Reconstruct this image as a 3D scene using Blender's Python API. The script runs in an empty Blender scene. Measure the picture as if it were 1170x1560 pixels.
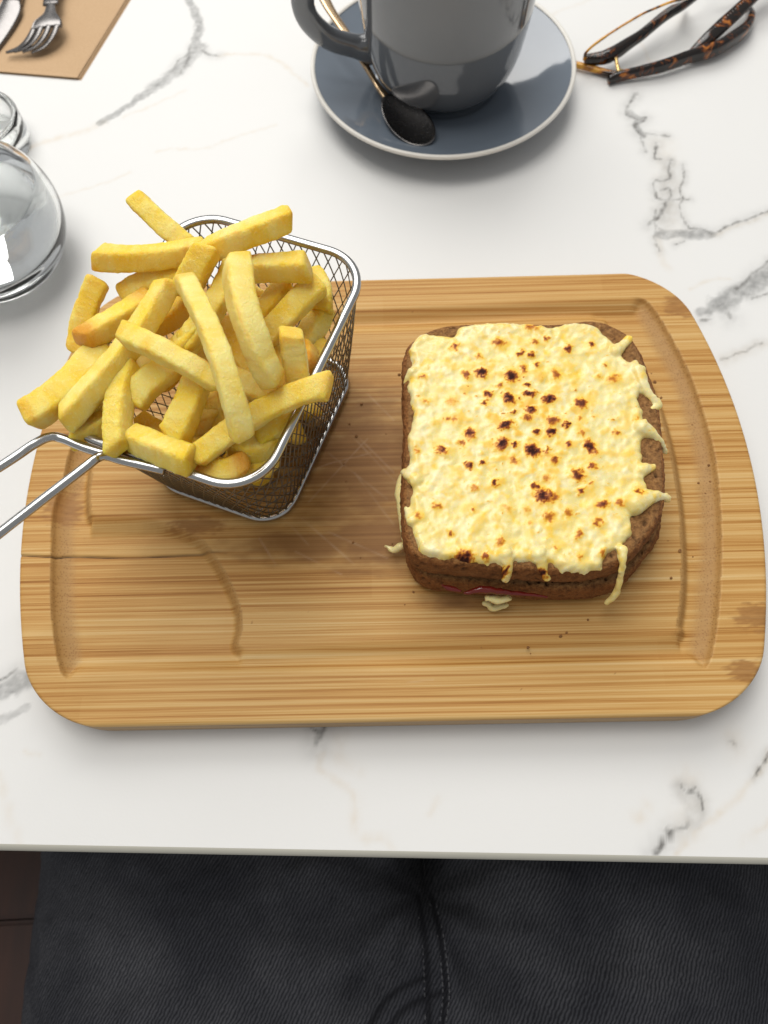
import bpy, bmesh, math, random
import numpy as np
from mathutils import Vector, Matrix

S = bpy.context.scene
COL = S.collection

# ------------------------------------------------------------------ camera
PITCH, ROLL = math.radians(67.0), math.radians(-3.0)
cam_d = bpy.data.cameras.new('camera')
cam = bpy.data.objects.new('camera', cam_d)
COL.objects.link(cam)
right = Vector((1, 0, 0))
up0 = Vector((0, math.sin(PITCH), math.cos(PITCH)))
fwd = Vector((0, math.cos(PITCH), -math.sin(PITCH)))
axx = right * math.cos(ROLL) + up0 * math.sin(ROLL)
axy = -right * math.sin(ROLL) + up0 * math.cos(ROLL)
m3 = Matrix((axx, axy, -fwd)).transposed()
cam.matrix_world = Matrix.Translation((0, 0, .318)) @ m3.to_4x4()
cam_d.sensor_width = 36
cam_d.sensor_fit = 'AUTO'
cam_d.lens = 1130 / 1560 * 36
cam_d.clip_start, cam_d.clip_end = .01, 50
cam_d.dof.use_dof = True
cam_d.dof.focus_distance = .285
cam_d.dof.aperture_fstop = 12.0
S.camera = cam

# ------------------------------------------------------------------ light of the room
S.view_settings.view_transform = 'Standard'
S.view_settings.look = 'None'
S.view_settings.exposure = 0.08
S.view_settings.gamma = 1.0
world = bpy.data.worlds.new('World')
S.world = world
world.use_nodes = True
bgn = world.node_tree.nodes['Background']
bgn.inputs[0].default_value = (.985, .99, 1.0, 1)
bgn.inputs[1].default_value = .36

def area(name, loc, target, sx, sy, power, col):
    l = bpy.data.lights.new(name, 'AREA')
    l.shape = 'RECTANGLE'
    l.size, l.size_y, l.energy, l.color = sx, sy, power, col
    o = bpy.data.objects.new(name, l)
    COL.objects.link(o)
    o.location = loc
    o.rotation_euler = (Vector(target) - Vector(loc)).to_track_quat('-Z', 'Y').to_euler()
    return o
area('window_light', (-.30, 1.60, 1.50), (0, .15, 0), 1.6, 1.1, 26, (1.0, .985, .955))
area('ceiling_lamp', (-.30, .45, 1.6), (0, .12, 0), .9, .8, 13, (1.0, .975, .93))

DATA = {
'BC': [2.9,146.98],
'GO': [[-12.0,90.9],[41.6,92.1],[112.0,93.5],[124.6,93.1],[131.1,88.9],[137.6,71.4],[143.9,45.7],[146.8,19.8],[146.6,-4.5],[142.6,-34.8],[136.3,-63.2],[130.9,-80.4],[126.6,-89.3],[121.4,-90.5],[79.6,-90.5],[0.7,-90.3],[-78.9,-89.6],[-117.8,-89.4],[-129.5,-90.0],[-133.4,-88.9],[-136.4,-83.5],[-139.5,-74.2],[-143.0,-60.8],[-146.8,-37.3],[-149.5,-15.6],[-147.2,-0.2],[-146.1,16.5],[-137.6,48.2],[-128.2,74.3],[-116.6,86.5],[-93.9,89.0]],
'GI': [[-9.2,74.6],[40.6,75.8],[101.8,77.1],[113.2,67.1],[123.4,40.9],[127.0,12.2],[126.6,-16.5],[124.0,-41.8],[120.2,-61.1],[116.6,-72.7],[114.0,-75.7],[81.4,-76.1],[1.0,-76.2],[-47.5,-78.2],[-58.2,-78.8],[-62.6,-77.4],[-61.7,-70.8],[-62.7,-62.4],[-67.3,-51.4],[-74.6,-39.5],[-83.3,-29.6],[-100.3,-21.2],[-114.0,-18.0],[-128.7,-17.4],[-132.2,-15.4],[-134.3,3.8],[-131.6,26.5],[-122.7,55.1],[-111.6,69.9],[-92.6,74.0]],
'CRACK': [[-163.9,-36.0],[-147.4,-37.3],[-139.0,-36.0],[-114.6,-37.1],[-97.6,-36.6],[-80.5,-36.4],[-70.5,-37.2]],
'NODES': [[146.4,85.6,10,6],[149.2,-70.1,9,7],[140.7,-91.9,8,5],[-145.3,-13.8,10,9],[-84.4,-24.0,14,5],[144.0,90.5,6,4]],
'SCR': [[[-59.8,-25.5],[-36.0,0.3],[-7.8,9.6]],[[-35.6,-14.2],[-9.2,17.1]],[[-56.6,-30.8],[-49.0,-43.0]],[[-38.3,-22.0],[-15.2,-43.8]],[[-27.2,10.1],[-0.7,-13.5]],[[-21.4,27.1],[2.5,-0.6]],[[-9.1,40.9],[3.0,26.4]],[[-15.2,-0.2],[2.0,-26.0]],[[-26.7,-28.5],[-1.2,-41.1]],[[-40.7,-37.3],[-20.8,-48.1]],[[5.8,-94.1],[16.4,-93.0]],[[-52.0,-5.8],[-44.2,-17.2]],[[-18.9,21.8],[5.2,-7.8]],[[-72.1,7.9],[-35.1,-34.4]]],
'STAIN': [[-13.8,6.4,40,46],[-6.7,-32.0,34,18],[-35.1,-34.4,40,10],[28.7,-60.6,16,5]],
'BREAD': [[11.4,185.3],[10.3,166.9],[9.4,146.9],[7.5,126.7],[6.6,107.8],[8.1,98.2],[12.8,93.1],[26.8,90.0],[45.8,87.4],[66.6,84.9],[84.8,85.7],[94.2,90.7],[103.0,99.1],[109.0,107.6],[112.3,118.1],[114.7,135.5],[116.9,155.0],[115.9,171.5],[112.7,187.4],[105.7,196.1],[95.5,200.6],[78.1,199.7],[54.7,201.5],[30.2,201.7],[16.8,195.2]],
'CH': [[14.8,190.0],[21.2,196.2],[33.2,194.4],[37.2,198.6],[45.9,200.1],[55.7,200.4],[65.2,198.6],[75.9,196.4],[84.6,197.9],[94.2,196.7],[99.3,191.2],[102.6,185.6],[104.3,181.5],[106.5,177.1],[110.6,176.9],[111.4,168.4],[108.5,159.0],[108.2,151.0],[107.8,145.8],[106.0,139.4],[104.2,129.4],[103.7,120.8],[103.4,113.6],[100.3,108.4],[95.3,105.1],[94.7,98.8],[88.5,93.7],[83.2,90.4],[79.7,85.5],[74.4,84.7],[66.1,85.7],[60.2,88.8],[51.9,89.9],[38.2,90.1],[27.8,92.1],[18.4,93.4],[12.7,96.5],[10.1,105.9],[10.2,115.3],[12.3,123.7],[9.4,130.0],[11.5,137.4],[11.4,145.1],[13.8,155.4],[12.9,169.0],[14.7,178.6]],
'SPOT': [[44.1,173.7,1.98,1],[56.4,171.3,2.19,1],[37.5,173.4,1.36,0.7],[61.2,182.2,1.36,0.8],[65.9,181.4,1.15,0.8],[67.6,176.4,1.04,0.8],[62.1,174.6,1.56,0.7],[81.9,183.3,1.46,0.8],[91.7,185.2,1.36,0.8],[96.4,174.3,0.83,0.6],[75.1,171.1,1.88,0.6],[34.0,187.5,1.36,0.8],[43.4,182.1,1.15,0.6],[53.0,188.4,1.88,0.7],[19.6,173.5,1.04,0.6],[51.2,166.8,1.15,0.6],[62.6,166.6,0.94,0.9],[62.9,162.2,1.56,1],[54.0,160.8,1.88,1],[45.6,163.3,1.46,0.9],[44.2,159.1,1.15,0.8],[70.6,159.3,1.88,1],[62.5,154.9,1.77,0.95],[83.4,156.3,2.08,0.8],[81.7,149.1,1.15,0.5],[55.6,154.4,0.83,0.8],[60.3,151.1,1.56,0.7],[70.3,149.2,2.08,0.7],[75.9,146.6,1.04,1],[51.4,148.3,1.88,1],[63.5,144.4,1.15,0.9],[69.4,143.8,1.56,1],[36.4,145.3,1.88,0.85],[49.0,139.8,2.08,1.1],[54.1,139.2,1.04,0.9],[60.7,136.0,2.29,1.1],[66.8,135.6,1.04,0.8],[69.2,131.3,1.56,0.7],[75.5,137.9,1.04,0.8],[81.3,142.7,1.15,0.5],[83.7,136.1,2.08,0.95],[95.4,142.2,1.25,0.6],[53.0,132.3,1.56,0.6],[24.5,138.4,1.67,0.85],[32.6,141.1,1.15,0.6],[34.7,131.1,1.15,0.9],[40.4,132.2,0.94,0.8],[83.4,127.6,1.46,0.7],[76.9,124.3,2.08,0.85],[64.6,123.6,1.56,0.45],[44.1,122.7,1.36,0.9],[36.3,120.7,1.46,0.45],[59.8,120.4,1.36,0.8],[62.2,115.9,2.5,1],[66.2,115.0,1.67,0.6],[77.4,117.1,1.15,0.8],[81.7,120.1,0.83,0.6],[63.2,106.9,1.88,0.55],[71.2,108.2,1.36,0.5],[84.6,110.8,1.67,0.8],[91.7,111.2,1.36,0.55],[81.8,103.6,1.36,0.6],[73.5,98.8,1.36,0.6],[20.7,114.1,1.15,0.6],[34.5,111.7,0.83,0.6],[24.9,102.5,0.94,0.7],[43.6,97.7,1.56,0.5],[64.4,94.0,0.94,0.5],[29.2,91.2,2.92,1.1],[47.8,111.3,1.56,0.35],[99.5,115.3,1.46,0.7],[30.7,152.2,1.46,0.5],[27.9,152.4,0.94,0.6],[19.3,161.1,0.94,0.6],[13.1,110.4,1.15,0.5],[14.4,139.0,1.15,0.45],[98.5,167.5,2.08,0.5],[93.0,169.3,0.94,0.4],[72.7,89.9,0.94,0.45],[81.8,91.0,1.15,0.5],[68.3,195.7,1.88,0.6],[68.5,187.7,1.15,0.6],[73.4,188.9,0.94,0.8],[30.3,160.9,2.08,0.35],[45.1,87.5,1.25,0.9],[58.7,85.6,1.46,1],[18.6,91.0,0.83,0.9],[37.2,92.4,1.25,0.7],[104.9,148.4,0.94,0.4],[87.6,150.1,0.83,0.4],[94.7,148.1,0.73,0.5],[55.3,110.3,1.25,0.35],[55.7,105.0,1.04,0.4]],
'DRIP': [[[[101.7,181.5,51.3],[105.9,185.1,50.8],[109.0,188.2,50.3]],[3.2,2.0,2.0]],[[[109.4,170.9,51.5],[111.0,162.9,51.0],[114.0,158.5,50.0],[116.1,155.9,49.0],[112.6,153.5,49.5]],[3.6,2.4,1.9,2.0,1.3]],[[[106.2,144.1,51.5],[111.1,141.2,50.5],[114.8,138.4,48.0],[117.4,136.4,43.0]],[3.8,1.8,1.2,0.9]],[[[102.9,125.5,51.0],[107.5,126.8,50.3]],[3,1.8]],[[[97.4,111.0,51.5],[104.8,114.0,50.5],[110.5,114.6,48.5],[113.1,114.2,45.5]],[4.8,2.8,1.7,1.2]],[[[45.1,93.0,51.5],[45.9,89.0,50.0],[45.7,87.4,46.5],[45.6,85.7,43.0]],[3.4,2.0,2.0,1.5]],[[[57.6,92.3,51.5],[58.8,88.5,50.0],[60.0,86.6,46.5],[61.6,85.0,44.0]],[3.4,2.0,2.0,1.3]],[[[89.2,92.3,51.5],[89.0,87.6,50.5],[89.2,83.5,44.0],[89.0,79.8,36.0],[86.4,77.7,30.0]],[2.4,1.4,1.2,1.5,1.1]],[[[13.6,125.8,51.0],[10.5,129.5,50.0],[9.0,131.8,48.0]],[3,2.2,1.4]],[[[10.9,109.0,51.0],[9.1,114.7,49.0]],[2.6,1.6]],[[[15.2,177.1,51.0],[12.4,173.3,48.5]],[2.4,1.4]]],
'OOZE': [[[[10.6,138.6,38.0],[9.3,132.6,37.0],[8.2,126.7,36.0],[8.4,120.8,35.0],[8.7,114.0,33.0],[8.5,107.3,31.0]],[1.6,3.2,3.6,2.8,2.6,1.6]],[[[6.3,108.8,24.0],[3.1,107.8,22.0],[0.1,109.6,22.0]],[1.8,1.4,0.8]],[[[39.4,82.5,30.0],[43.9,81.8,29.0],[48.5,82.3,29.0]],[1.2,1.8,1.2]],[[[39.3,82.6,23.0],[43.0,80.8,21.0],[48.2,81.4,22.0]],[1.0,1.6,1.0]]],
'HAM': [[[[21.4,87.0,35.0],[25.3,85.9,34.0],[28.6,84.8,34.0]],[0.5,1.1,0.5]],[[[30.1,83.6,34.0],[36.3,84.6,35.0],[42.8,83.8,35.0],[50.6,82.7,34.0],[62.8,81.0,33.0]],[0.5,1.5,1.3,0.9,0.4]]],
'FRY': [["long curved pale fry on top, middle of the pile",8.8,[[-65.7,179.8,111.0],[-51.5,145.7,117.0],[-45.9,121.5,101.0]]],["straight pale fry with pointed lower tip, right of the long curved fry",9.6,[[-47.7,188.1,110.0],[-42.9,160.4,112.0],[-36.2,145.2,97.0]]],["pale fry slanting across the middle with its left end raised",9,[[-87.3,162.7,106.0],[-71.9,153.5,106.0],[-53.3,143.7,99.0]]],["long fry whose blunt tip pokes out over the right rim",10,[[-16.5,145.2,93.0],[-40.2,138.9,90.0],[-67.2,122.7,84.0]]],["long curved fry slanting down left of the raised fry",9,[[-74.8,188.1,102.0],[-88.7,162.9,98.0],[-111.8,138.3,91.0]]],["thick fry jutting out over the left corner of the basket",11.5,[[-100.6,171.5,88.0],[-112.0,151.3,91.0],[-125.0,140.4,91.0]]],["fry standing upright at the upper left of the pile",9.6,[[-102.2,194.3,98.0],[-109.4,182.3,91.0],[-113.4,171.5,84.0]]],["fry with browned left end lying across the left side",9.6,[[-84.7,188.9,91.0],[-95.6,176.8,95.0],[-107.0,167.5,97.0]]],["ragged ended fry hanging over the front rim between the handle wires",10,[[-88.7,160.2,93.0],[-92.1,142.8,92.0],[-92.0,125.4,89.0]]],["short stubby fry left of centre beneath the slanting fry",11,[[-71.7,159.1,92.0],[-80.6,152.8,92.0],[-89.3,145.0,88.0]]],["chunky fry with blunt tip pointing to the front rim",11,[[-64.7,153.8,91.0],[-68.0,140.6,91.0],[-73.6,131.4,86.0]]],["fry lying level at the back left, overhanging the rim",9.6,[[-101.8,200.5,103.0],[-85.3,201.5,100.0],[-63.7,207.9,96.0]]],["fry at the back with its tip raised over the rear rim",9.8,[[-28.2,205.7,112.0],[-41.3,201.7,110.0],[-61.9,201.2,102.0]]],["fry poking out at the very back left of the pile",9.4,[[-90.4,231.7,100.0],[-81.6,221.8,97.0],[-69.9,212.7,92.0]]],["blunt block ended fry standing behind the long curved fry",10.5,[[-58.5,195.4,110.0],[-64.2,190.8,104.0],[-70.4,186.1,96.0]]],["fry running down behind and between the two top fries",9.6,[[-49.1,201.2,101.0],[-56.4,184.4,97.0],[-71.0,167.5,90.0]]],["straight blunt fry lying level at the back right",10,[[-47.5,195.2,98.0],[-34.4,192.7,101.0],[-22.7,191.0,102.0]]],["thick fry slanting down on the right, beneath the level one",11,[[-19.8,192.1,93.0],[-31.3,182.5,89.0],[-43.7,172.2,83.0]]],["fry end resting against the right rear mesh",9.5,[[-24.3,204.0,84.0],[-20.6,195.8,84.0],[-20.5,188.1,80.0]]],["fry leaning on the right mesh behind the upright stub",9.5,[[-19.4,193.6,78.0],[-23.5,185.2,76.0],[-29.8,176.2,72.0]]],["pale upright fry stub with square top near the right rim",10.5,[[-29.5,161.9,104.0],[-29.3,157.1,95.0],[-29.2,152.0,82.0]]],["orange browned fry tip beside the upright stub",8.5,[[-27.7,171.9,79.0],[-22.6,163.6,81.0],[-19.1,157.6,81.0]]],["short square ended fry lying along the front rim",9.6,[[-88.8,132.4,87.0],[-77.6,126.1,88.0],[-65.9,121.1,87.0]]],["small browned fry end low at the front corner of the basket",9.5,[[-65.6,119.3,76.0],[-57.1,121.7,78.0],[-49.3,125.6,77.0]]],["rounded fry end beneath the tip of the long curved fry",11,[[-55.4,134.6,77.0],[-47.0,129.4,77.0],[-39.4,128.4,73.0]]],["fry lying inside along the right rim under the poking one",9.6,[[-45.7,133.5,78.0],[-35.0,138.3,79.0],[-25.0,145.8,78.0]]],["short fry tip beside the left handle wire",9.6,[[-112.2,135.9,82.0],[-104.9,139.4,82.0],[-96.8,145.5,80.0]]],["fry fragment above the short tip at the left corner",8,[[-109.5,143.8,82.0],[-103.5,148.2,82.0],[-98.2,156.7,79.0]]],["small dark fry piece deep between the two front fries",8,[[-91.2,147.3,74.0],[-86.4,144.1,73.0],[-81.6,141.3,70.0]]],["fry half hidden under the pointed pale fry",10,[[-57.5,156.0,87.0],[-47.8,150.6,88.0],[-38.9,147.2,85.0]]],["fry in the gap between the pointed and the right slanting fry",9.6,[[-31.8,195.4,90.0],[-39.0,188.4,87.0],[-45.9,182.1,82.0]]],["fry lying under the level fry at the back left",10,[[-97.2,193.6,88.0],[-85.4,198.1,91.0],[-70.6,202.5,92.0]]],["shaded fry under the curved left fry near the centre",9.6,[[-87.6,181.0,84.0],[-78.6,184.9,86.0],[-70.3,191.2,86.0]]],["fry in the centre gap left of the long curved fry",9.6,[[-62.1,178.4,92.0],[-67.9,170.9,91.0],[-77.3,165.0,86.0]]]],
'DEEP': [[9,[[-64.0,158.2,80.0],[-62.0,150.1,77.0],[-59.1,141.7,72.0]]],[9,[[-72.3,143.3,73.0],[-64.7,145.8,75.0],[-55.4,151.5,74.0]]],[10,[[-60.3,127.8,70.0],[-49.0,124.8,72.0],[-41.0,128.0,70.0]]],[9.5,[[-89.3,162.5,78.0],[-97.5,155.0,77.0],[-106.3,151.5,72.0]]],[9.5,[[-41.0,178.6,74.0],[-39.3,168.0,76.0],[-37.3,158.8,72.0]]],[9,[[-15.9,180.0,72.0],[-17.9,173.8,70.0],[-22.1,170.1,60.0]]],[10,[[-59.0,187.5,80.0],[-54.0,173.5,78.0],[-47.0,164.0,74.0]]],[10,[[-72.4,182.2,76.0],[-68.7,168.5,78.0],[-72.3,161.0,72.0]]],[10,[[-95.4,183.6,76.0],[-86.1,169.6,78.0],[-82.4,161.6,72.0]]],[10,[[-77.7,139.1,66.0],[-67.3,140.2,68.0],[-56.0,144.5,64.0]]],[10,[[-107.4,175.0,72.0],[-101.9,164.4,74.0],[-95.0,154.9,70.0]]],[10,[[-58.8,206.3,84.0],[-51.8,201.2,80.0],[-42.5,197.5,74.0]]],[10,[[-88.3,208.4,80.0],[-80.6,199.9,78.0],[-71.5,194.5,72.0]]],[10,[[-37.6,160.1,70.0],[-35.7,153.7,66.0],[-41.6,145.9,60.0]]]],
'RODS': [[[-77.0,120.1,83.5],[-91.2,124.3,84.0],[-96.8,126.0,85.0],[-99.7,124.9,86.5],[-104.3,119.7,88.0],[-128.4,96.5,90.0],[-159.2,65.4,93.0]],[[-85.4,122.7,83.5],[-104.7,129.9,84.0],[-114.2,134.2,85.0],[-118.3,134.1,86.5],[-123.0,130.4,88.0],[-132.2,121.4,90.0],[-165.6,95.1,93.0]]],
'VEIN': [["g",3.2,0.8,[[-111.0,511.1],[-106.3,496.1],[-103.5,482.9],[-104.6,470.3],[-106.2,460.4]]],["g",2.2,0.8,[[-104.2,471.5],[-109.5,452.1],[-116.1,445.3]]],["g",5,0.62,[[-101.7,463.8],[-111.3,447.4],[-121.4,436.8],[-129.8,428.6]]],["g",2.8,0.85,[[-121.4,436.8],[-136.1,420.9],[-147.3,410.3],[-158.7,399.9]]],["g",1.4,0.9,[[-128.5,427.9],[-139.8,417.1],[-160.2,398.9]]],["d",0.7,0.8,[[-107.8,459.3],[-114.9,452.5],[-118.5,443.1]]],["d",0.7,0.8,[[-102.1,463.2],[-96.0,456.6],[-89.6,454.8]]],["d",0.7,0.7,[[-107.3,465.5],[-109.8,450.3],[-112.6,441.5]]],["b",1.3,0.7,[[-89.6,454.8],[-69.6,455.1],[-52.0,447.7],[-32.8,423.6]]],["b",2,0.7,[[-156.4,400.8],[-167.6,393.9],[-180.6,390.5],[-197.8,383.6],[-211.5,370.2]]],["b",1.0,0.6,[[-187.1,332.9],[-172.0,343.7],[-153.7,350.1],[-136.9,358.6]]],["b",1.0,0.55,[[-122.6,373.4],[-113.0,375.3],[-96.2,374.1],[-78.5,381.4],[-52.8,391.0]]],["b",1.0,0.5,[[-108.0,424.6],[-125.5,414.4],[-144.8,404.5]]],["d",0.9,0.8,[[166.8,402.2],[158.1,389.4],[157.9,383.8],[161.6,380.3],[168.4,380.9],[162.5,376.4],[159.7,373.9],[161.1,368.9],[165.1,365.4]]],["g",2.2,0.7,[[158.6,385.4],[163.1,379.6],[160.3,373.3],[163.8,366.6]]],["d",0.6,0.8,[[165.6,368.0],[171.4,366.0],[178.4,364.4]]],["d",0.7,0.75,[[161.9,364.6],[162.6,358.1],[162.4,352.9]]],["d",0.8,0.8,[[170.6,359.7],[168.0,352.5],[166.3,347.4],[170.0,346.7]]],["d",0.6,0.8,[[175.9,346.2],[173.2,340.3],[173.4,333.7],[168.2,330.0],[163.7,329.8],[161.7,323.5],[162.0,317.1]]],["d",0.9,0.85,[[166.1,323.2],[170.5,324.4],[170.5,318.9],[167.5,315.2],[164.1,308.7],[159.2,302.3],[154.1,298.4]]],["d",0.6,0.85,[[182.1,341.2],[180.6,332.1],[176.6,323.4],[176.6,316.1],[173.6,309.0],[173.5,301.3],[175.8,294.6]]],["d",0.6,0.7,[[162.0,317.1],[169.1,315.6],[180.2,315.8]]],["d",0.6,0.7,[[160.4,308.9],[157.7,298.6],[161.8,293.7]]],["g",5.5,0.22,[[174.5,342.7],[169.8,322.9],[164.8,301.5]]],["b",7,0.35,[[173.8,358.4],[170.5,322.9],[164.9,294.4]]],["g",3.6,0.75,[[159.9,291.0],[167.9,291.4],[176.7,290.3],[185.5,289.7]]],["d",0.7,0.8,[[175.8,294.6],[182.7,293.2],[187.0,290.1],[196.4,294.6],[211.4,300.2],[223.2,303.7]]],["d",0.5,0.7,[[165.2,283.7],[171.1,286.1]]],["d",0.6,0.6,[[157.5,297.2],[156.0,285.7],[157.0,279.7]]],["b",1.4,0.6,[[186.4,288.7],[201.0,294.3],[222.7,301.8]]],["b",2,0.5,[[157.9,290.2],[157.3,274.2],[159.5,267.4]]],["g",3,0.75,[[169.4,238.2],[176.4,240.3],[184.3,244.9]]],["g",6.2,0.85,[[180.3,242.6],[192.3,249.5],[202.2,254.9],[214.2,261.1]]],["d",0.8,0.7,[[191.8,252.1],[204.0,262.2],[214.6,269.5]]],["d",1.2,0.75,[[183.4,236.5],[184.1,233.6]]],["d",0.7,0.7,[[169.0,233.3],[173.3,234.2]]],["d",0.6,0.6,[[198.1,245.3],[209.3,248.4]]],["b",1,0.5,[[167.2,253.7],[178.6,258.2],[189.3,259.2]]],["d",0.7,0.5,[[173.7,208.7],[183.4,212.0],[196.5,217.6]]],["b",3,0.4,[[174.3,208.6],[196.2,216.4]]],["d",0.6,0.8,[[113.5,9.5],[114.9,7.7],[117.8,7.8]]],["d",0.6,0.75,[[115.6,7.2],[118.7,5.8],[120.1,3.6],[119.7,0.7]]],["g",5,0.25,[[113.1,7.6],[115.9,2.6],[115.7,-2.2]]],["b",6,0.4,[[115.1,11.2],[115.7,1.4],[111.6,-5.6]]],["d",0.7,0.8,[[112.1,-4.7],[109.2,-6.4],[106.6,-6.6]]],["d",0.9,0.95,[[105.4,-7.2],[102.3,-9.9],[97.4,-14.3]]],["d",0.5,0.6,[[102.9,-7.1],[104.9,-4.8]]],["b",1.4,0.7,[[151.7,20.4],[142.1,11.8],[138.1,8.3],[129.9,1.1],[123.9,-2.4],[113.1,-8.3],[105.9,-14.7]]],["d",0.5,0.8,[[151.7,20.4],[146.1,16.1],[142.1,11.8]]],["b",1.2,0.5,[[145.3,-4.9],[137.9,-8.8],[132.1,-11.8]]],["b",2.4,0.6,[[93.7,-1.2],[97.8,2.7]]],["b",5,0.4,[[137.3,27.3],[138.4,23.9]]],["d",0.5,0.4,[[136.0,25.3],[138.2,23.1]]],["d",1.3,1,[[-30.0,40.2],[-31.1,36.8],[-32.3,33.2]]],["d",0.7,0.8,[[-34.6,39.6],[-31.7,36.3]]],["b",1.6,0.5,[[-30.2,28.5],[-31.1,22.9],[-24.3,17.3],[-18.3,12.0],[-18.2,0.9],[-14.7,-3.1],[-6.7,-4.7],[-3.8,-8.5]]],["b",3,0.3,[[-23.0,34.6],[-23.8,26.9],[-16.1,22.2]]],["b",2.5,0.35,[[-18.3,11.6],[-17.9,1.8]]],["b",1.5,0.4,[[16.3,9.9],[11.9,4.0]]],["g",4.6,0.85,[[-175.5,57.6],[-167.6,60.5],[-159.8,64.5],[-151.8,68.3]]],["d",0.8,0.7,[[-174.0,65.2],[-168.5,66.4],[-161.7,69.9]]],["g",2,0.5,[[-171.2,48.2],[-163.2,49.9],[-155.4,53.8]]],["b",1.5,0.4,[[-162.5,27.4],[-154.1,6.7],[-150.5,-0.1]]],["b",1.0,0.4,[[-152.9,35.9],[-147.3,34.3]]],["b",1.3,0.35,[[96.8,455.8],[129.2,478.6],[152.3,489.8]]],["b",1.2,0.4,[[175.0,449.7],[178.9,437.2],[179.2,428.1]]]],
'EDGE': [[-158.5,1.3],[140.8,-17.9]],
'NAPKIN': [[-151.4,511.1],[-175.0,438.7],[-226.5,448.6]],
'TA': [[149.8,410.4,3.0],[157.0,412.0,4.0],[169.0,413.8,5.0],[182.3,416.1,6.0],[200.6,422.7,6.5],[216.3,427.3,7.0],[228.6,435.3,7.0],[240.0,445.6,6.0],[246.4,457.2,5.0],[248.2,466.2,4.0]],
'TB': [[202.1,427.3,4.0],[207.8,431.2,6.0],[214.6,436.2,8.0],[224.7,445.1,10.0],[235.4,454.2,12.0],[247.3,465.1,14.0],[271.5,486.8,18.0]],
'RB': [[136.7,424.6,7.0],[142.3,424.2,7.0],[148.8,424.0,8.0],[156.3,427.3,9.0],[164.1,432.4,10.0],[172.0,437.5,11.0],[179.2,443.3,12.0],[186.4,449.2,13.0],[192.6,453.3,14.0],[200.5,457.9,15.0],[209.7,465.0,16.0]],
'RT': [[136.7,424.6,7.0],[135.3,420.7,14.0],[140.6,420.9,20.0],[149.3,423.7,24.0],[158.4,427.2,27.0],[166.5,430.5,29.0],[174.8,433.6,30.0],[184.2,438.1,30.0],[195.7,445.5,27.0],[209.7,465.0,16.0]],
'AMB': [[131.8,425.8,3.0],[140.8,421.6,3.0],[150.1,416.8,3.0],[156.0,413.2,4.0]],
'HIN': [[155.2,424.1,8.0],[155.8,419.8,6.0],[156.3,414.2,5.0]],
'HIN2': [[155.5,416.6,5.0],[159.4,415.2,4.5],[161.8,413.8,5.0]],
'PAD': [[199.4,459.6,12.0],[205.5,466.5,8.0],[210.1,473.4,5.0]],
'FORK': [[-196.4,530.5,9.0],[-198.7,500.5,7.0]],
'FK': {"neck":[[-197.4,553.6,10.0],[-197.8,527.8,9.0],[-198.8,511.0,9.0],[-197.7,498.4,9.5]],"L":[[-200.7,500.9,9.5],[-200.9,489.7,10.0],[-205.6,481.4,10.5],[-207.3,473.2,10.0],[-211.4,466.5,8.0],[-218.0,462.9,5.5],[-226.1,462.1,4.0]],"R":[[-195.3,500.5,9.5],[-193.0,490.3,10.0],[-188.8,482.3,10.5],[-188.0,476.8,10.0],[-190.9,469.3,8.0],[-196.5,463.4,5.5],[-204.5,460.1,4.0]]},
'KN': {"L":[[-235.1,548.4,6.0],[-232.6,511.4,6.0],[-236.9,495.6,5.0],[-242.0,476.9,4.0],[-244.2,461.3,3.4]],"R":[[-220.6,547.2,6.0],[-220.7,509.2,6.0],[-219.7,500.1,5.0],[-224.0,483.5,4.0],[-232.3,461.4,3.4]]},
'SPN': {"h":[[-26.7,466.2,50.0],[-18.6,442.0,39.0],[-6.5,423.0,30.0],[2.6,409.4,22.0],[9.2,399.9,15.5],[14.6,391.1,13.5]],"b":[[13.9,392.9,13.0],[24.9,371.6,13.0],[35.8,354.5,11.0]],"s":[[11.2,370.7,12.0],[38.4,375.1,12.0]]},
'FLY': [[[8.8,-39.9],[10.5,-57.7],[10.8,-73.3],[9.9,-100.3],[9.3,-109.0]],[[16.8,-41.2],[19.2,-58.1],[20.1,-73.8],[19.9,-88.9],[15.2,-109.2]],[[-25.1,-104.6],[-15.8,-91.8],[-4.8,-83.3],[9.7,-78.5]],[[-14.7,-105.0],[-7.3,-96.6],[1.9,-90.5],[18.4,-85.9]]],
'TUCK': [[[-2.5,-15.9],[2.9,-28.0],[8.8,-39.9]]],
}
MM = .001
rng = np.random.default_rng(7)
random.seed(5)

# ------------------------------------------------------------------ noise
_perm = np.random.default_rng(3).permutation(256)
_perm = np.concatenate([_perm, _perm, _perm])
_grad = np.random.default_rng(4).normal(size=(256, 3))
_grad /= np.linalg.norm(_grad, axis=1)[:, None]

def perlin(p):
    p = np.asarray(p, float)
    i = np.floor(p).astype(int)
    f = p - i
    i &= 255
    u = f * f * f * (f * (f * 6 - 15) + 10)
    out = np.zeros(len(p))
    for dx in (0, 1):
        for dy in (0, 1):
            for dz in (0, 1):
                h = _perm[_perm[_perm[i[:, 0] + dx] + i[:, 1] + dy] + i[:, 2] + dz]
                g = _grad[h]
                d = g[:, 0] * (f[:, 0] - dx) + g[:, 1] * (f[:, 1] - dy) + g[:, 2] * (f[:, 2] - dz)
                out += d * (u[:, 0] if dx else 1 - u[:, 0]) * (u[:, 1] if dy else 1 - u[:, 1]) * (u[:, 2] if dz else 1 - u[:, 2])
    return out * 1.5

def fbm(p, octv=4, gain=.5):
    p = np.asarray(p, float)
    a, t, o = 1., 0., 0.
    for k in range(octv):
        o = o + a * perlin(p * 2 ** k + 17.3 * k)
        t += a
        a *= gain
    return o / t

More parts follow.
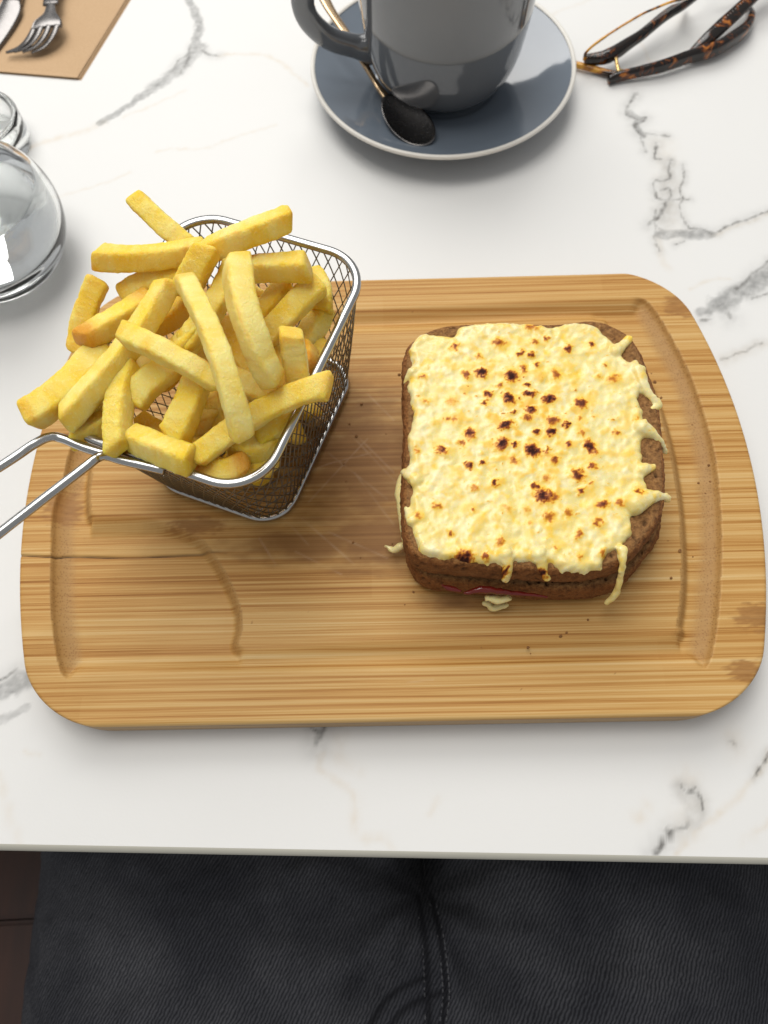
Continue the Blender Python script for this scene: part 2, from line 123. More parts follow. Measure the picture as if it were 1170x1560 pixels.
def xyz(x, y, z=0.):
    return np.stack([np.ravel(x), np.ravel(y), np.broadcast_to(z, np.shape(x)).ravel()], 1)

def sstep(a, b, x):
    t = np.clip((x - a) / (b - a), 0, 1)
    return t * t * (3 - 2 * t)

def catmull(pts, n=8, closed=False):
    P = np.asarray(pts, float)
    if closed:
        Q = np.concatenate([P[-1:], P, P[:2]])
    else:
        Q = np.concatenate([2 * P[:1] - P[1:2], P, 2 * P[-1:] - P[-2:-1]])
    out = []
    for k in range(len(Q) - 3):
        a, b, c, d = Q[k:k + 4]
        for t in np.linspace(0, 1, n, endpoint=False):
            out.append(.5 * ((2 * b) + (c - a) * t + (2 * a - 5 * b + 4 * c - d) * t * t + (3 * b - a - 3 * c + d) * t ** 3))
    if not closed:
        out.append(P[-1])
    return np.array(out)

def seg_dist(q, pts, closed=False):
    d = np.full(len(q), 1e9)
    n = len(pts)
    for k in range(n if closed else n - 1):
        a, b = pts[k], pts[(k + 1) % n]
        ab = b - a
        t = np.clip(((q - a) @ ab) / max(ab @ ab, 1e-12), 0, 1)
        d = np.minimum(d, np.hypot(*(q - a - t[:, None] * ab).T))
    return d

def poly_sd(q, pts):
    """signed distance, positive inside"""
    d = seg_dist(q, pts, True)
    ins = np.zeros(len(q), bool)
    n = len(pts)
    for k in range(n):
        a, b = pts[k], pts[(k + 1) % n]
        c = (a[1] > q[:, 1]) != (b[1] > q[:, 1])
        xx = (b[0] - a[0]) * (q[:, 1] - a[1]) / (b[1] - a[1] + 1e-12) + a[0]
        ins ^= c & (q[:, 0] < xx)
    return np.where(ins, d, -d)

# ------------------------------------------------------------------ objects
def tag(o, label=None, cat=None, group=None, kind=None):
    if label: o['label'] = label
    if cat: o['category'] = cat
    if group: o['group'] = group
    if kind: o['kind'] = kind
    return o

def empty(name, loc=(0, 0, 0), rz=0):
    o = bpy.data.objects.new(name, None)
    o.empty_display_size = .01
    COL.objects.link(o)
    o.location = loc
    o.rotation_euler = (0, 0, rz)
    return o

def make(name, verts, faces, mat, parent=None, smooth=True, attrs=None, loc=None):
    """verts in metres (parent space), one mesh object"""
    me = bpy.data.meshes.new(name)
    V = np.asarray(verts, np.float32)
    if isinstance(faces, np.ndarray):
        n, k = faces.shape
        me.vertices.add(len(V))
        me.vertices.foreach_set('co', V.ravel())
        me.loops.add(n * k)
        me.loops.foreach_set('vertex_index', faces.astype(np.int32).ravel())
        me.polygons.add(n)
        me.polygons.foreach_set('loop_start', np.arange(0, n * k, k, dtype=np.int32))
        me.polygons.foreach_set('loop_total', np.full(n, k, np.int32))
        me.update(calc_edges=True)
        me.validate()
    else:
        me.from_pydata(V.tolist(), [], [list(map(int, f)) for f in faces])
        me.update()
    if smooth:
        me.polygons.foreach_set('use_smooth', np.ones(len(me.polygons), bool))
    for k, v in (attrs or {}).items():
        a = me.attributes.new(k, 'FLOAT', 'POINT')
        a.data.foreach_set('value', np.asarray(v, np.float32))
    if mat: me.materials.append(mat)
    o = bpy.data.objects.new(name, me)
    COL.objects.link(o)
    if parent: o.parent = parent
    if loc: o.location = loc
    return o

def grid_faces(nu, nv, wrap=False, off=0):
    """rows nu, columns nv"""
    cols = nv if wrap else nv - 1
    i = np.arange(nu - 1)[:, None] * nv
    j = np.arange(cols)[None, :]
    j2 = (j + 1) % nv
    f = np.stack([i + j, i + j2, i + nv + j2, i + nv + j], -1).reshape(-1, 4)
    return f + off

def lathe(profile, n=96):
    p = np.asarray(profile, float)
    a = np.linspace(0, 2 * np.pi, n, endpoint=False)
    v = np.stack([p[:, 0, None] * np.cos(a), p[:, 0, None] * np.sin(a), np.repeat(p[:, 1, None], n, 1)], -1).reshape(-1, 3)
    return v, grid_faces(len(p), n, True)

def frames(P, upv=(0, 0, 1)):
    T = np.gradient(P, axis=0)
    T /= np.linalg.norm(T, axis=1)[:, None] + 1e-12
    upv = np.asarray(upv, float)
    B = np.cross(T, upv)
    n = np.linalg.norm(B, axis=1)
    B[n < 1e-4] = (1, 0, 0)
    B /= np.linalg.norm(B, axis=1)[:, None]
    N = np.cross(B, T)
    return T, B, N

def sweep(P, ra, rb=None, n=12, power=2.0, upv=(0, 0, 1), cap=True, closed=False):
    """superellipse section swept on a path; ra along side axis, rb along up axis"""
    P = np.asarray(P, float)
    m = len(P)
    ra = np.broadcast_to(np.asarray(ra, float), (m,))
    rb = ra if rb is None else np.broadcast_to(np.asarray(rb, float), (m,))
    if closed:
        Q = np.concatenate([P[-1:], P, P[:1]])
        T, B, N = [q[1:-1] for q in frames(Q, upv)]
    else:
        T, B, N = frames(P, upv)
    a = np.linspace(0, 2 * np.pi, n, endpoint=False) + np.pi / n
    ca, sa = np.cos(a), np.sin(a)
    cx = np.sign(ca) * np.abs(ca) ** (2 / power)
    cy = np.sign(sa) * np.abs(sa) ** (2 / power)
    V = P[:, None] + B[:, None] * (ra[:, None] * cx)[..., None] + N[:, None] * (rb[:, None] * cy)[..., None]
    V = V.reshape(-1, 3)
    F = grid_faces(m, n, True)
    if closed:
        j = np.arange(n)
        k = (m - 1) * n
        F = np.concatenate([F, np.stack([k + j, k + (j + 1) % n, (j + 1) % n, j], -1)])
    elif cap:
        c0, c1 = len(V), len(V) + 1
        V = np.concatenate([V, P[:1], P[-1:]])
        j = np.arange(n)
        F = F.tolist() + [[c0, (q + 1) % n, q] for q in j] + [[c1, (m - 1) * n + q, (m - 1) * n + (q + 1) % n] for q in j]
    return V, F

def merge(parts):
    vs, fs, o = [], [], 0
    for v, f in parts:
        vs.append(np.asarray(v))
        fs += [[i + o for i in q] for q in (f.tolist() if isinstance(f, np.ndarray) else f)]
        o += len(v)
    return np.concatenate(vs), fs

# ------------------------------------------------------------------ materials
class NT:
    def __init__(s, name):
        s.m = bpy.data.materials.new(name)
        s.m.use_nodes = True
        s.t = s.m.node_tree
        s.b = s.t.nodes['Principled BSDF']
        s.tc = s.t.nodes.new('ShaderNodeTexCoord')
    def n(s, typ, ins=None, **kw):
        nd = s.t.nodes.new(typ)
        for k, v in kw.items(): setattr(nd, k, v)
        for k, v in (ins or {}).items(): s.set(nd.inputs[k], v)
        return nd
    def set(s, sock, v):
        if isinstance(v, bpy.types.NodeSocket): s.t.links.new(v, sock)
        elif isinstance(v, bpy.types.Node): s.t.links.new(v.outputs[0], sock)
        else: sock.default_value = v if not (isinstance(v, tuple) and len(v) == 3 and sock.type == 'RGBA') else (*v, 1)
    def p(s, **kw):
        for k, v in kw.items(): s.set(s.b.inputs[k.replace('_', ' ')], v)
    def attr(s, name): return s.n('ShaderNodeAttribute', attribute_name=name).outputs['Fac']
    def math(s, op, a, b=0., clamp=False):
        return s.n('ShaderNodeMath', {0: a, 1: b}, operation=op, use_clamp=clamp).outputs[0]
    def mapped(s, scale, src='Object'):
        return s.n('ShaderNodeMapping', {'Vector': s.tc.outputs[src], 'Scale': scale}).outputs[0]
    def noise(s, scale, detail=4, rough=.5, vec=None, dist=0.):
        nd = s.n('ShaderNodeTexNoise', {'Scale': scale, 'Detail': detail, 'Roughness': rough, 'Distortion': dist})
        s.set(nd.inputs['Vector'], vec if vec is not None else s.tc.outputs['Object'])
        return nd.outputs['Fac']
    def ramp(s, fac, stops):
        nd = s.n('ShaderNodeValToRGB', {'Fac': fac})
        e = nd.color_ramp.elements
        while len(e) < len(stops): e.new(.5)
        for k, (pos, c) in enumerate(stops):
            e[k].position = pos
            e[k].color = (*c, 1) if not isinstance(c, (int, float)) else (c, c, c, 1)
        return nd.outputs['Color']
    def mix(s, fac, a, b, mode='MIX'):
        nd = s.n('ShaderNodeMix', data_type='RGBA', blend_type=mode)
        s.set(nd.inputs['Factor'], fac); s.set(nd.inputs['A'], a); s.set(nd.inputs['B'], b)
        return nd.outputs['Result']
    def bump(s, h, strength=.3, dist=.001, normal=None):
        nd = s.n('ShaderNodeBump', {'Height': h, 'Strength': strength, 'Distance': dist})
        if normal is not None: s.set(nd.inputs['Normal'], normal)
        return nd.outputs['Normal']

def simple(name, col, rough=.4, metal=0., **kw):
    k = NT(name)
    nz = k.noise(180, 3)
    k.p(Base_Color=k.mix(k.math('MULTIPLY', nz, .25), col, tuple(c * .75 for c in col)), Roughness=k.math('ADD', k.math('MULTIPLY', nz, .12), rough - .06), Metallic=metal, **kw)
    return k.m

M = {}
# marble laminate
k = NT('marble_laminate')
g, d, b = k.attr('vein_grey'), k.attr('vein_dark'), k.attr('vein_beige')
base = k.mix(k.noise(9, 5), (.745, .74, .722), (.71, .705, .688))
c = k.mix(b, base, (.63, .53, .40))
c = k.mix(g, c, (.24, .24, .235))
c = k.mix(d, c, (.17, .165, .155))
k.p(Base_Color=c, Roughness=.46, Normal=k.bump(k.noise(900, 3), .06, .0004))
k.b.inputs['Specular IOR Level'].default_value = .22
M['marble'] = k.m
M['edge'] = simple('edge_banding', (.55, .53, .45), .5)

# bamboo
k = NT('bamboo')
wv = k.noise(6, 2)
vec1 = k.n('ShaderNodeVectorMath', {0: k.mapped((2.6, 620, 40))}, operation='ADD')
k.set(vec1.inputs[1], k.n('ShaderNodeCombineXYZ', {'Y': k.math('MULTIPLY', wv, .6)}))
fine = k.noise(1, 5, .62, vec1.outputs[0])
fib = k.noise(1, 3, .6, k.mapped((14, 1900, 90)))
slow = k.noise(1, 2, .5, k.mapped((2.5, 42, 3)))
# lamellae glued side by side: a tone for each row
sep = k.n('ShaderNodeSeparateXYZ', {0: k.tc.outputs['Object']})
row = k.math('FLOOR', k.math('MULTIPLY', sep.outputs['Y'], 1 / .0195))
offs = k.n('ShaderNodeTexWhiteNoise', {'W': row}, noise_dimensions='1D').outputs['Value']
colx = k.math('FLOOR', k.math('ADD', k.math('MULTIPLY', sep.outputs['X'], 1 / .24), offs))
lam = k.n('ShaderNodeTexWhiteNoise', {'Vector': k.n('ShaderNodeCombineXYZ', {'X': row, 'Y': colx})}, noise_dimensions='2D').outputs['Value']
tone = k.math('ADD', k.math('MULTIPLY', fine, .66), k.math('ADD', k.math('MULTIPLY', fib, .34), k.math('ADD', k.math('MULTIPLY', slow, .17), k.math('MULTIPLY', lam, .03))))
col = k.ramp(tone, [(.43, (.235, .088, .014)), (.52, (.395, .185, .042)), (.60, (.505, .278, .084)), (.68, (.575, .358, .130)), (.80, (.65, .46, .22))])
# end grain on the routed walls
vor = k.n('ShaderNodeTexVoronoi', {'Vector': k.mapped((1100, 900, 600)), 'Scale': 1.0})
eg = k.ramp(vor.outputs['Distance'], [(.10, (.20, .095, .028)), (.45, (.40, .225, .078))])
eg = k.mix(k.math('MULTIPLY', k.noise(160, 2), .6), eg, (.34, .185, .058))
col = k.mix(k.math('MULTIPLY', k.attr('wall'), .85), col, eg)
nodec = k.mix(k.noise(1, 4, .65, k.mapped((110, 600, 100))), (.14, .05, .012), (.46, .23, .07))
col = k.mix(k.math('MULTIPLY', k.attr('node'), .8), col, nodec)
col = k.mix(k.math('MULTIPLY', k.attr('stain'), .92), col, k.mix(fine, (.085, .028, .006), (.36, .17, .048)))  # one dark tone for wet stain and painted shade
col = k.mix(k.math('MULTIPLY', k.attr('scratch'), .18), col, (.70, .56, .40))
col = k.mix(k.attr('crack'), col, (.03, .014, .006))
k.p(Base_Color=col, Roughness=k.math('ADD', .40, k.math('MULTIPLY', fib, .22)), Normal=k.bump(k.math('ADD', fine, k.math('MULTIPLY', fib, .6)), .28, .0005))
k.b.inputs['Specular IOR Level'].default_value = .22
M['bamboo'] = k.m
k = NT('bamboo_side')
s1 = k.noise(1, 4, .6, k.mapped((14, 14, 900)))
k.p(Base_Color=k.ramp(s1, [(.3, (.23, .13, .05)), (.7, (.50, .34, .17))]), Roughness=.6, Normal=k.bump(s1, .3, .0005))
M['bamboo_side'] = k.m

# fries
k = NT('fried_potato')
rnd = k.n('ShaderNodeObjectInfo').outputs['Random']
n1 = k.noise(210, 4, .6)
n2 = k.noise(1050, 4, .75)
c = k.mix(n1, (.97, .62, .022), (.98, .76, .12))
c = k.mix(k.math('MULTIPLY', rnd, .3), c, (.90, .54, .025))
c = k.mix(k.math('MULTIPLY', k.attr('pale'), .7), c, (.98, .86, .36))
c = k.mix(k.math('MULTIPLY', k.attr('tip'), .55), c, (.87, .58, .012))
c = k.mix(k.ramp(n2, [(.54, 0.), (.70, .55)]), c, (.98, .90, .52))
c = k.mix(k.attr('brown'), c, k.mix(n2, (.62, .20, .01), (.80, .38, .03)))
k.p(Base_Color=c, Roughness=k.math('ADD', .18, k.math('MULTIPLY', n2, .30)), Subsurface_Weight=.55, Subsurface_Radius=(1, .62, .10), Subsurface_Scale=.0042,
    Normal=k.bump(k.math('ADD', k.math('MULTIPLY', n2, 1.1), n1), .7, .0009))
k.b.inputs['Specular IOR Level'].default_value = .3
M['fry'] = k.m

# metals
def steel(name, col, rough, nsc=300):
    k = NT(name)
    nz = k.noise(nsc, 4)
    k.p(Base_Color=col, Metallic=1., Roughness=k.math('ADD', rough, k.math('MULTIPLY', nz, .16)), Normal=k.bump(nz, .04, .0004))
    return k.m
M['steel'] = steel('polished_steel', (.46, .46, .45), .14)
M['meshsteel'] = steel('mesh_steel', (.24, .235, .22), .28)
M['cutlery'] = steel('cutlery_steel', (.20, .19, .185), .18)

# ceramic
k = NT('grey_glaze')
nz = k.noise(60, 4)
k.p(Base_Color=k.mix(nz, (.14, .168, .205), (.155, .185, .222)), Roughness=.07, Normal=k.bump(k.noise(70, 2), .03, .001))
k.b.inputs['IOR'].default_value = 1.7
M['glaze'] = k.m
k = NT('grey_cup_glaze')
k.p(Base_Color=k.mix(k.noise(60, 4), (.105, .112, .122), (.12, .127, .137)), Roughness=.05, IOR=1.85, Normal=k.bump(k.noise(70, 2), .03, .001))
M['cupglaze'] = k.m
M['cream'] = simple('bare_rim', (.74, .71, .65), .35)

# bread
k = NT('dark_bread')
n1, n2, n3 = k.noise(520, 5, .72), k.noise(1300, 3, .65), k.noise(60, 3)
vo = k.n('ShaderNodeTexVoronoi', {'Vector': k.tc.outputs['Object'], 'Scale': 420.})
c = k.ramp(n1, [(.30, (.06, .021, .006)), (.44, (.22, .092, .026)), (.58, (.39, .185, .056)), (.76, (.53, .29, .115))])
c = k.mix(k.math('MULTIPLY', k.attr('toast'), .85), c, k.mix(n1, (.045, .012, .003), (.44, .145, .030)))
c = k.mix(k.math('MULTIPLY', k.attr('crumb'), .6), c, k.mix(n1, (.16, .07, .022), (.50, .285, .115)))
c = k.mix(k.math('MULTIPLY', k.attr('pore'), .8), c, (.030, .011, .005))
c = k.mix(k.ramp(n2, [(.60, 0.), (.72, .5)]), c, (.38, .22, .11))
k.p(Base_Color=c, Roughness=.72, Normal=k.bump(k.math('ADD', k.math('ADD', n1, k.math('MULTIPLY', n2, .5)), k.math('MULTIPLY', vo.outputs['Distance'], .5)), .95, .0016))
k.b.inputs['Specular IOR Level'].default_value = .25
M['bread'] = k.m

# cheese
k = NT('grilled_cheese')
n1, n2, n3 = k.noise(120, 4, .55), k.noise(520, 4, .6), k.noise(45, 3)
c = k.mix(k.ramp(n3, [(.38, 0.), (.66, 1.)]), (.775, .665, .285), (.78, .63, .20))
c = k.mix(k.ramp(n1, [(.5, 0.), (.75, .5)]), c, (.86, .79, .45))
c = k.mix(k.math('MULTIPLY', k.attr('high'), .8), c, (.83, .75, .43))
c = k.mix(k.math('MULTIPLY', k.attr('white'), .35), c, (.84, .78, .52))
c = k.mix(k.math('MULTIPLY', k.attr('yellow'), .9), c, (.90, .57, .020))
c = k.mix(k.ramp(k.attr('brown'), [(.06, 0.), (.36, 1.)]), c, k.ramp(k.attr('brown'), [(.14, (.83, .50, .05)), (.36, (.66, .27, .016)), (.56, (.33, .085, .010)), (.74, (.13, .026, .008)), (.92, (.040, .010, .008))]))
k.p(Base_Color=c, Roughness=k.math('ADD', k.math('ADD', .14, k.math('MULTIPLY', n2, .28)), k.math('MULTIPLY', k.attr('brown'), .4)), Subsurface_Weight=.35, Subsurface_Radius=(1, .7, .25), Subsurface_Scale=.0016,
    Normal=k.bump(k.math('ADD', n1, k.math('MULTIPLY', n2, .6)), .26, .0009))
k.p(Specular_IOR_Level=k.math('SUBTRACT', .5, k.math('MULTIPLY', k.attr('brown'), .42), True))
M['cheese'] = k.m
M['ham'] = simple('tomato_red_filling', (.14, .012, .008), .18)

# glass and water
def clear(name, ior, col, rough=0.):
    k = NT(name)
    k.p(Base_Color=col, Transmission_Weight=1., IOR=ior, Roughness=rough)
    return k.m
M['glass'] = clear('clear_glass', 1.48, (.97, .985, .98))
M['water'] = clear('water', 1.33, (.98, .99, 1.))
M['lens'] = clear('spectacle_lens', 1.12, (.97, .97, .96))

# tortoiseshell
k = NT('tortoiseshell')
n1 = k.noise(150, 3, .55, None, 1.2)
k.p(Base_Color=k.ramp(n1, [(.52, (.008, .005, .0035)), (.61, (.11, .028, .005)), (.72, (.50, .17, .025))]), Roughness=.12)
M['tortoise'] = k.m
k = NT('amber_acetate')
n1 = k.noise(130, 3, .55, None, 1.)
k.p(Base_Color=k.ramp(n1, [(.42, (.03, .012, .004)), (.50, (.45, .17, .02)), (.65, (.75, .38, .05))]), Roughness=.12)
M['amber'] = k.m
M['gold'] = steel('gold_metal', (.75, .52, .22), .2)
M['print'] = simple('silver_print', (.55, .53, .5), .4)

# kraft paper
k = NT('kraft_paper')
n1, n2 = k.noise(700, 4, .6), k.noise(60, 4)
k.p(Base_Color=k.mix(n1, k.mix(n2, (.54, .36, .20), (.60, .42, .25)), (.44, .28, .15)), Roughness=.85, Normal=k.bump(n1, .15, .0004))
M['kraft'] = k.m

# denim
k = NT('charcoal_denim')
sp = k.n('ShaderNodeSeparateXYZ', {0: k.tc.outputs['Object']})
jit = k.noise(260, 3)
ph = k.math('ADD', k.math('ADD', k.math('MULTIPLY', sp.outputs['X'], 2900.), k.math('MULTIPLY', sp.outputs['Y'], -1600.)), k.math('MULTIPLY', jit, 8.))
tw = k.math('ADD', k.math('MULTIPLY', k.math('SINE', ph), .5), .5)
yarn = k.noise(1, 3, .7, k.mapped((1500, 500, 500)))
fade = k.noise(14, 4, .55)
f1 = k.math('MULTIPLY', tw, yarn)
c = k.mix(f1, (.014, .0145, .018), (.085, .087, .10))
c = k.mix(k.ramp(fade, [(.38, .0), (.62, .75)]), c, k.mix(f1, (.028, .029, .034), (.20, .20, .215)))
c = k.mix(k.math('MULTIPLY', k.attr('seam'), .8), c, (.008, .008, .010))
k.p(Base_Color=c, Roughness=.9, Normal=k.bump(f1, .2, .0005))
k.b.inputs['Specular IOR Level'].default_value = .15
M['denim'] = k.m
M['thread'] = simple('grey_thread', (.13, .13, .14), .8)
k = NT('reddish_wood')
s1 = k.noise(1, 4, .6, k.mapped((60, 6, 60)))
k.p(Base_Color=k.ramp(s1, [(.3, (.022, .006, .002)), (.7, (.060, .017, .006))]), Roughness=.5, Normal=k.bump(s1, .1, .0005))
M['redwood'] = k.m

# ================================================================== setting: table
ex0, ex1 = np.array(DATA['EDGE'])
erot = math.atan2(ex1[1] - ex0[1], ex1[0] - ex0[0])
emid = (ex0 + ex1) / 2
def spacing(lo, a, b, hi, fine, coarse):
    return np.unique(np.concatenate([np.arange(lo, a, coarse), np.arange(a, b, fine), np.arange(b, hi + .1, coarse)]))
xs = spacing(-520, -245, 275, 520, .9, 25)
ys = spacing(0, 8, 545, 800, 1.0, 25)
ys = np.concatenate([[0, .25, .7, 1.3, 2.0, 2.6, 4], ys[ys > 5]])
gx, gy = np.meshgrid(xs, ys)
R = 2.6
gz = np.zeros_like(gx)
ce, se = math.cos(erot), math.sin(erot)
wx, wy = emid[0] + ce * gx - se * gy, emid[1] + se * gx + ce * gy
q = np.stack([wx.ravel(), wy.ravel()], 1)
warp = np.stack([fbm(xyz(wx / 9, wy / 9, 1.7), 3), fbm(xyz(wx / 9, wy / 9, 8.1), 3)], 1)
warp2 = np.stack([fbm(xyz(wx / 3, wy / 3, 3.7), 3), fbm(xyz(wx / 3, wy / 3, 5.1), 3)], 1)
tex = fbm(xyz(wx / 5, wy / 5, 2.2), 4)
tex2 = fbm(xyz(wx / 2.2, wy / 2.2, 9.2), 3)
acc = {'g': np.zeros(len(q)), 'd': np.zeros(len(q)), 'b': np.zeros(len(q))}
for kind, wd, st, pts in DATA['VEIN']:
    wd *= {'d': 1.7, 'g': 1.15, 'b': 1.1}[kind]; st = min(1, st * 1.25)
    P = catmull(pts, 5)
    lo, hi = P.min(0) - 6 * wd - 8, P.max(0) + 6 * wd + 8
    sel = np.where(((q > lo) & (q < hi)).all(1))[0]
    if not len(sel): continue
    qq = q[sel] + warp[sel] * (2.2 if kind != 'd' else 1.6) + warp2[sel] * .9
    dd = seg_dist(qq, P)
    if kind == 'g':
        mk = (1 - sstep(.45, 1.05, dd / wd + tex[sel] * .55)) * (.62 + .55 * tex[sel] + .3 * tex2[sel])
    elif kind == 'd':
        mk = np.exp(-(dd / (wd * .75)) ** 2) * np.clip(.72 + 1.0 * tex[sel] + .5 * tex2[sel], 0, 1)
        mk = np.maximum(mk, .26 * np.exp(-(dd / (wd * 3)) ** 2) * np.clip(.8 + tex[sel], 0, 1))
    else:
        mk = np.exp(-(dd / wd) ** 2) * np.clip(.55 + .8 * tex[sel], 0, 1)
    acc[kind][sel] = np.maximum(acc[kind][sel], np.clip(mk, 0, 1) * st)
V = np.stack([gx.ravel(), gy.ravel(), gz.ravel()], 1)
nu, nv = gx.shape
F = grid_faces(nu, nv)
V2 = V
pad = np.zeros(0)
table = make('table_top', V2 * MM, F, M['marble'], attrs={'vein_grey': np.concatenate([acc['g'], pad]), 'vein_dark': np.concatenate([acc['d'], pad]), 'vein_beige': np.concatenate([acc['b'] * .62, pad])})
table.location = (emid[0] * MM, emid[1] * MM, 0)
table.rotation_euler = (0, 0, erot)
tag(table, 'white marble patterned table top with grey veins', kind='structure')
prof = [(0.05, 0.), (-.3, -.10), (-1.0, -.55), (-1.8, -1.3), (-2.3, -2.2), (-2.5, -3.2), (-2.5, -20.), (-1.5, -22.), (26, -22.)]
ev = np.array([[[x, p, z] for x in (-520., -260., 0., 260., 520.)] for p, z in prof]).reshape(-1, 3)
make('edge_strip', ev * MM, grid_faces(len(prof), 5)[:, ::-1].copy(), M['edge'], table)
# underside and core of the top
und = make('underside', np.array([[-520, 26, -22], [520, 26, -22], [520, 800, -22], [-520, 800, -22]]) * MM, [[0, 3, 2, 1]], M['edge'], table, False)

# ================================================================== seat and person
sw = 95
slat_root = empty('bench_seat', (0, -.14, -.30))
for i in range(6):
    y0 = -.27 + i * .090
    bmx = bmesh.new()
    bmesh.ops.create_cube(bmx, size=1, matrix=Matrix.Translation((0, y0 + .045, -.012)) @ Matrix.Diagonal((1.3, .089, .024, 1)))
    bmesh.ops.bevel(bmx, geom=bmx.edges[:], offset=.003, segments=2, affect='EDGES')
    me = bpy.data.meshes.new('plank'); bmx.to_mesh(me); bmx.free(); me.materials.append(M['redwood'])
    o = bpy.data.objects.new('plank', me); COL.objects.link(o); o.parent = slat_root
bmx = bmesh.new(); bmesh.ops.create_cube(bmx, size=1, matrix=Matrix.Translation((0, .0, -.04)) @ Matrix.Diagonal((1.28, .54, .03, 1)))
me = bpy.data.meshes.new('seat_frame'); bmx.to_mesh(me); bmx.free(); me.materials.append(M['redwood'])
o = bpy.data.objects.new('seat_frame', me); COL.objects.link(o); o.parent = slat_root
tag(slat_root, 'reddish brown wooden seat in shadow at the lower left', 'bench')

person = empty('person', (0.0, -.12, -.29))
tag(person, 'seated person in charcoal denim jeans, only the lap in view', 'person')
jx = np.linspace(-250, 270, 430)
jy = np.linspace(-270, 230, 330)
gx, gy = np.meshgrid(jx, jy)
cxl, cxr, al, ar = -116., 142., 133., 130.
spread = (gy + 48) * .05
def thigh(c, a, x, h):
    t = np.clip(1 - ((x - c) / a) ** 2, 0, 1)
    return h * t ** .42
zl = thigh(cxl, al, gx, 118)
zr = thigh(cxr, ar, gx, 122)
cleft = np.maximum(zl, zr)
bridge = 104 + 6 * np.exp(-((gx - 14) / 26.) ** 2)
wgt = 1 - sstep(-62, -22, gy)                                             # cloth spans the gap on the belly side
inner = np.exp(-((gx - 14) / 40.) ** 4)
gz = cleft * (1 - wgt * inner) + np.maximum(cleft, bridge) * wgt * inner
mask = np.minimum(1, (zl + zr) / 20)
gz += (10 * fbm(xyz(gx / 60, gy / 34, .5), 3) * mask.ravel()).reshape(gx.shape)
# radiating creases round the crotch
dx, dy = gx - 12, gy + 40
rad, ang = np.hypot(dx, dy), np.arctan2(dy, dx)
gz += 2.4 * np.sin(ang * 9 + 2.5 * fbm(xyz(gx / 50, gy / 50, 4.), 2).reshape(gx.shape)) * np.exp(-((rad - 45) / 40.) ** 2)
q = np.stack([gx.ravel(), gy.ravel()], 1)
seam = np.zeros(len(q))
for i, l in enumerate(DATA['FLY']):
    dd = seg_dist(q, catmull(l, 6))
    seam = np.maximum(seam, np.exp(-(dd / 1.6) ** 2))
    gz -= (1.5 * np.exp(-(dd / 1.8) ** 2)).reshape(gx.shape)
ridge = seg_dist(q, (catmull(DATA['FLY'][0], 6) + catmull(DATA['FLY'][1], 6)) / 2)
gz += (2.2 * np.exp(-(ridge / 4.2) ** 4)).reshape(gx.shape)
gz -= 2 * np.exp(-((seg_dist(q, catmull(DATA['TUCK'][0], 6))) / 2.) ** 2).reshape(gx.shape)
gz = np.maximum(gz, 1)
V = np.stack([gx.ravel(), gy.ravel() + 120, gz.ravel() + 18], 1)
nu, nv = gx.shape
F = grid_faces(nu, nv)
ring = np.concatenate([np.arange(nv), np.arange(1, nu) * nv + nv - 1, (nu - 1) * nv + np.arange(nv - 2, -1, -1), np.arange(nu - 2, 0, -1) * nv])
low = V[ring].copy(); low[:, 2] = -9
n0 = len(V); nr = len(ring)
V = np.concatenate([V, low])
kk = np.arange(nr)
F = np.concatenate([F, np.stack([ring[kk], n0 + kk, n0 + (kk + 1) % nr, ring[(kk + 1) % nr]], -1)])
jeans = make('jeans', V * MM, F, M['denim'], person, attrs={'seam': np.concatenate([seam, np.zeros(nr)])})
# top stitching along the fly: short threads lying on the cloth
def jz(x, y):
    iy = int(np.clip(np.searchsorted(jy, y), 0, len(jy) - 1)); ix = int(np.clip(np.searchsorted(jx, x), 0, len(jx) - 1))
    return float(gz[iy, ix]) + 18
threads = []
for li, off in ((1, 1.9), (0, -1.9), (1, -1.6)):
    P = catmull(DATA['FLY'][li], 30)
    ln = np.concatenate([[0], np.cumsum(np.hypot(*np.diff(P, axis=0).T))])
    for s0 in np.arange(2, ln[-1] - 3, 3.4):
        a = np.array([np.interp(s0, ln, P[:, 0]) + off, np.interp(s0, ln, P[:, 1])])
        b = np.array([np.interp(s0 + 2.4, ln, P[:, 0]) + off, np.interp(s0 + 2.4, ln, P[:, 1])])
        if b[1] < -150: continue
        m = (a + b) / 2
        pts = np.array([[a[0], a[1] + 120, jz(*a) - .1], [m[0], m[1] + 120, jz(*m) + .45], [b[0], b[1] + 120, jz(*b) - .1]])
        threads.append(sweep(pts * MM, .32 * MM, n=5))
vv, ff = merge(threads)
tag(make('stitching', vv, ff, M['thread'], jeans), kind='stuff')

# ================================================================== bamboo serving board
BC = DATA['BC']
ZT = 18.
def hw(y):
    y = np.abs(y)
    x = 163 - 21 * (y / 109) ** 2
    r = 26.
    t = np.clip(y - (109 - r), 0, r)
    return x - (r - np.sqrt(np.clip(r * r - t * t, 0, None)))
near = np.array([0, .12, .35, .7, 1.2, 1.8, 2.6])
inner = np.arange(-105.6, 105.7, .62)
by = np.concatenate([-109 + near, inner, (109 - near)[::-1]])
iu = np.arange(-159.4, 159.5, .62) / 163
bu = np.concatenate([-1 + near / 163, iu, (1 - near / 163)[::-1]])
uu, gy = np.meshgrid(bu, by)
gx = hw(gy) * uu
q = np.stack([gx.ravel(), gy.ravel()], 1)
GO, GI = catmull(DATA['GO'], 4, True), catmull(DATA['GI'], 4, True)
dO, dI = poly_sd(q, GO), -poly_sd(q, GI)
wob = fbm(xyz(gx / 25, gy / 25, 6.), 2)
gOy, gOx = np.gradient(dO.reshape(gx.shape)); gIy, gIx = np.gradient(dI.reshape(gx.shape))
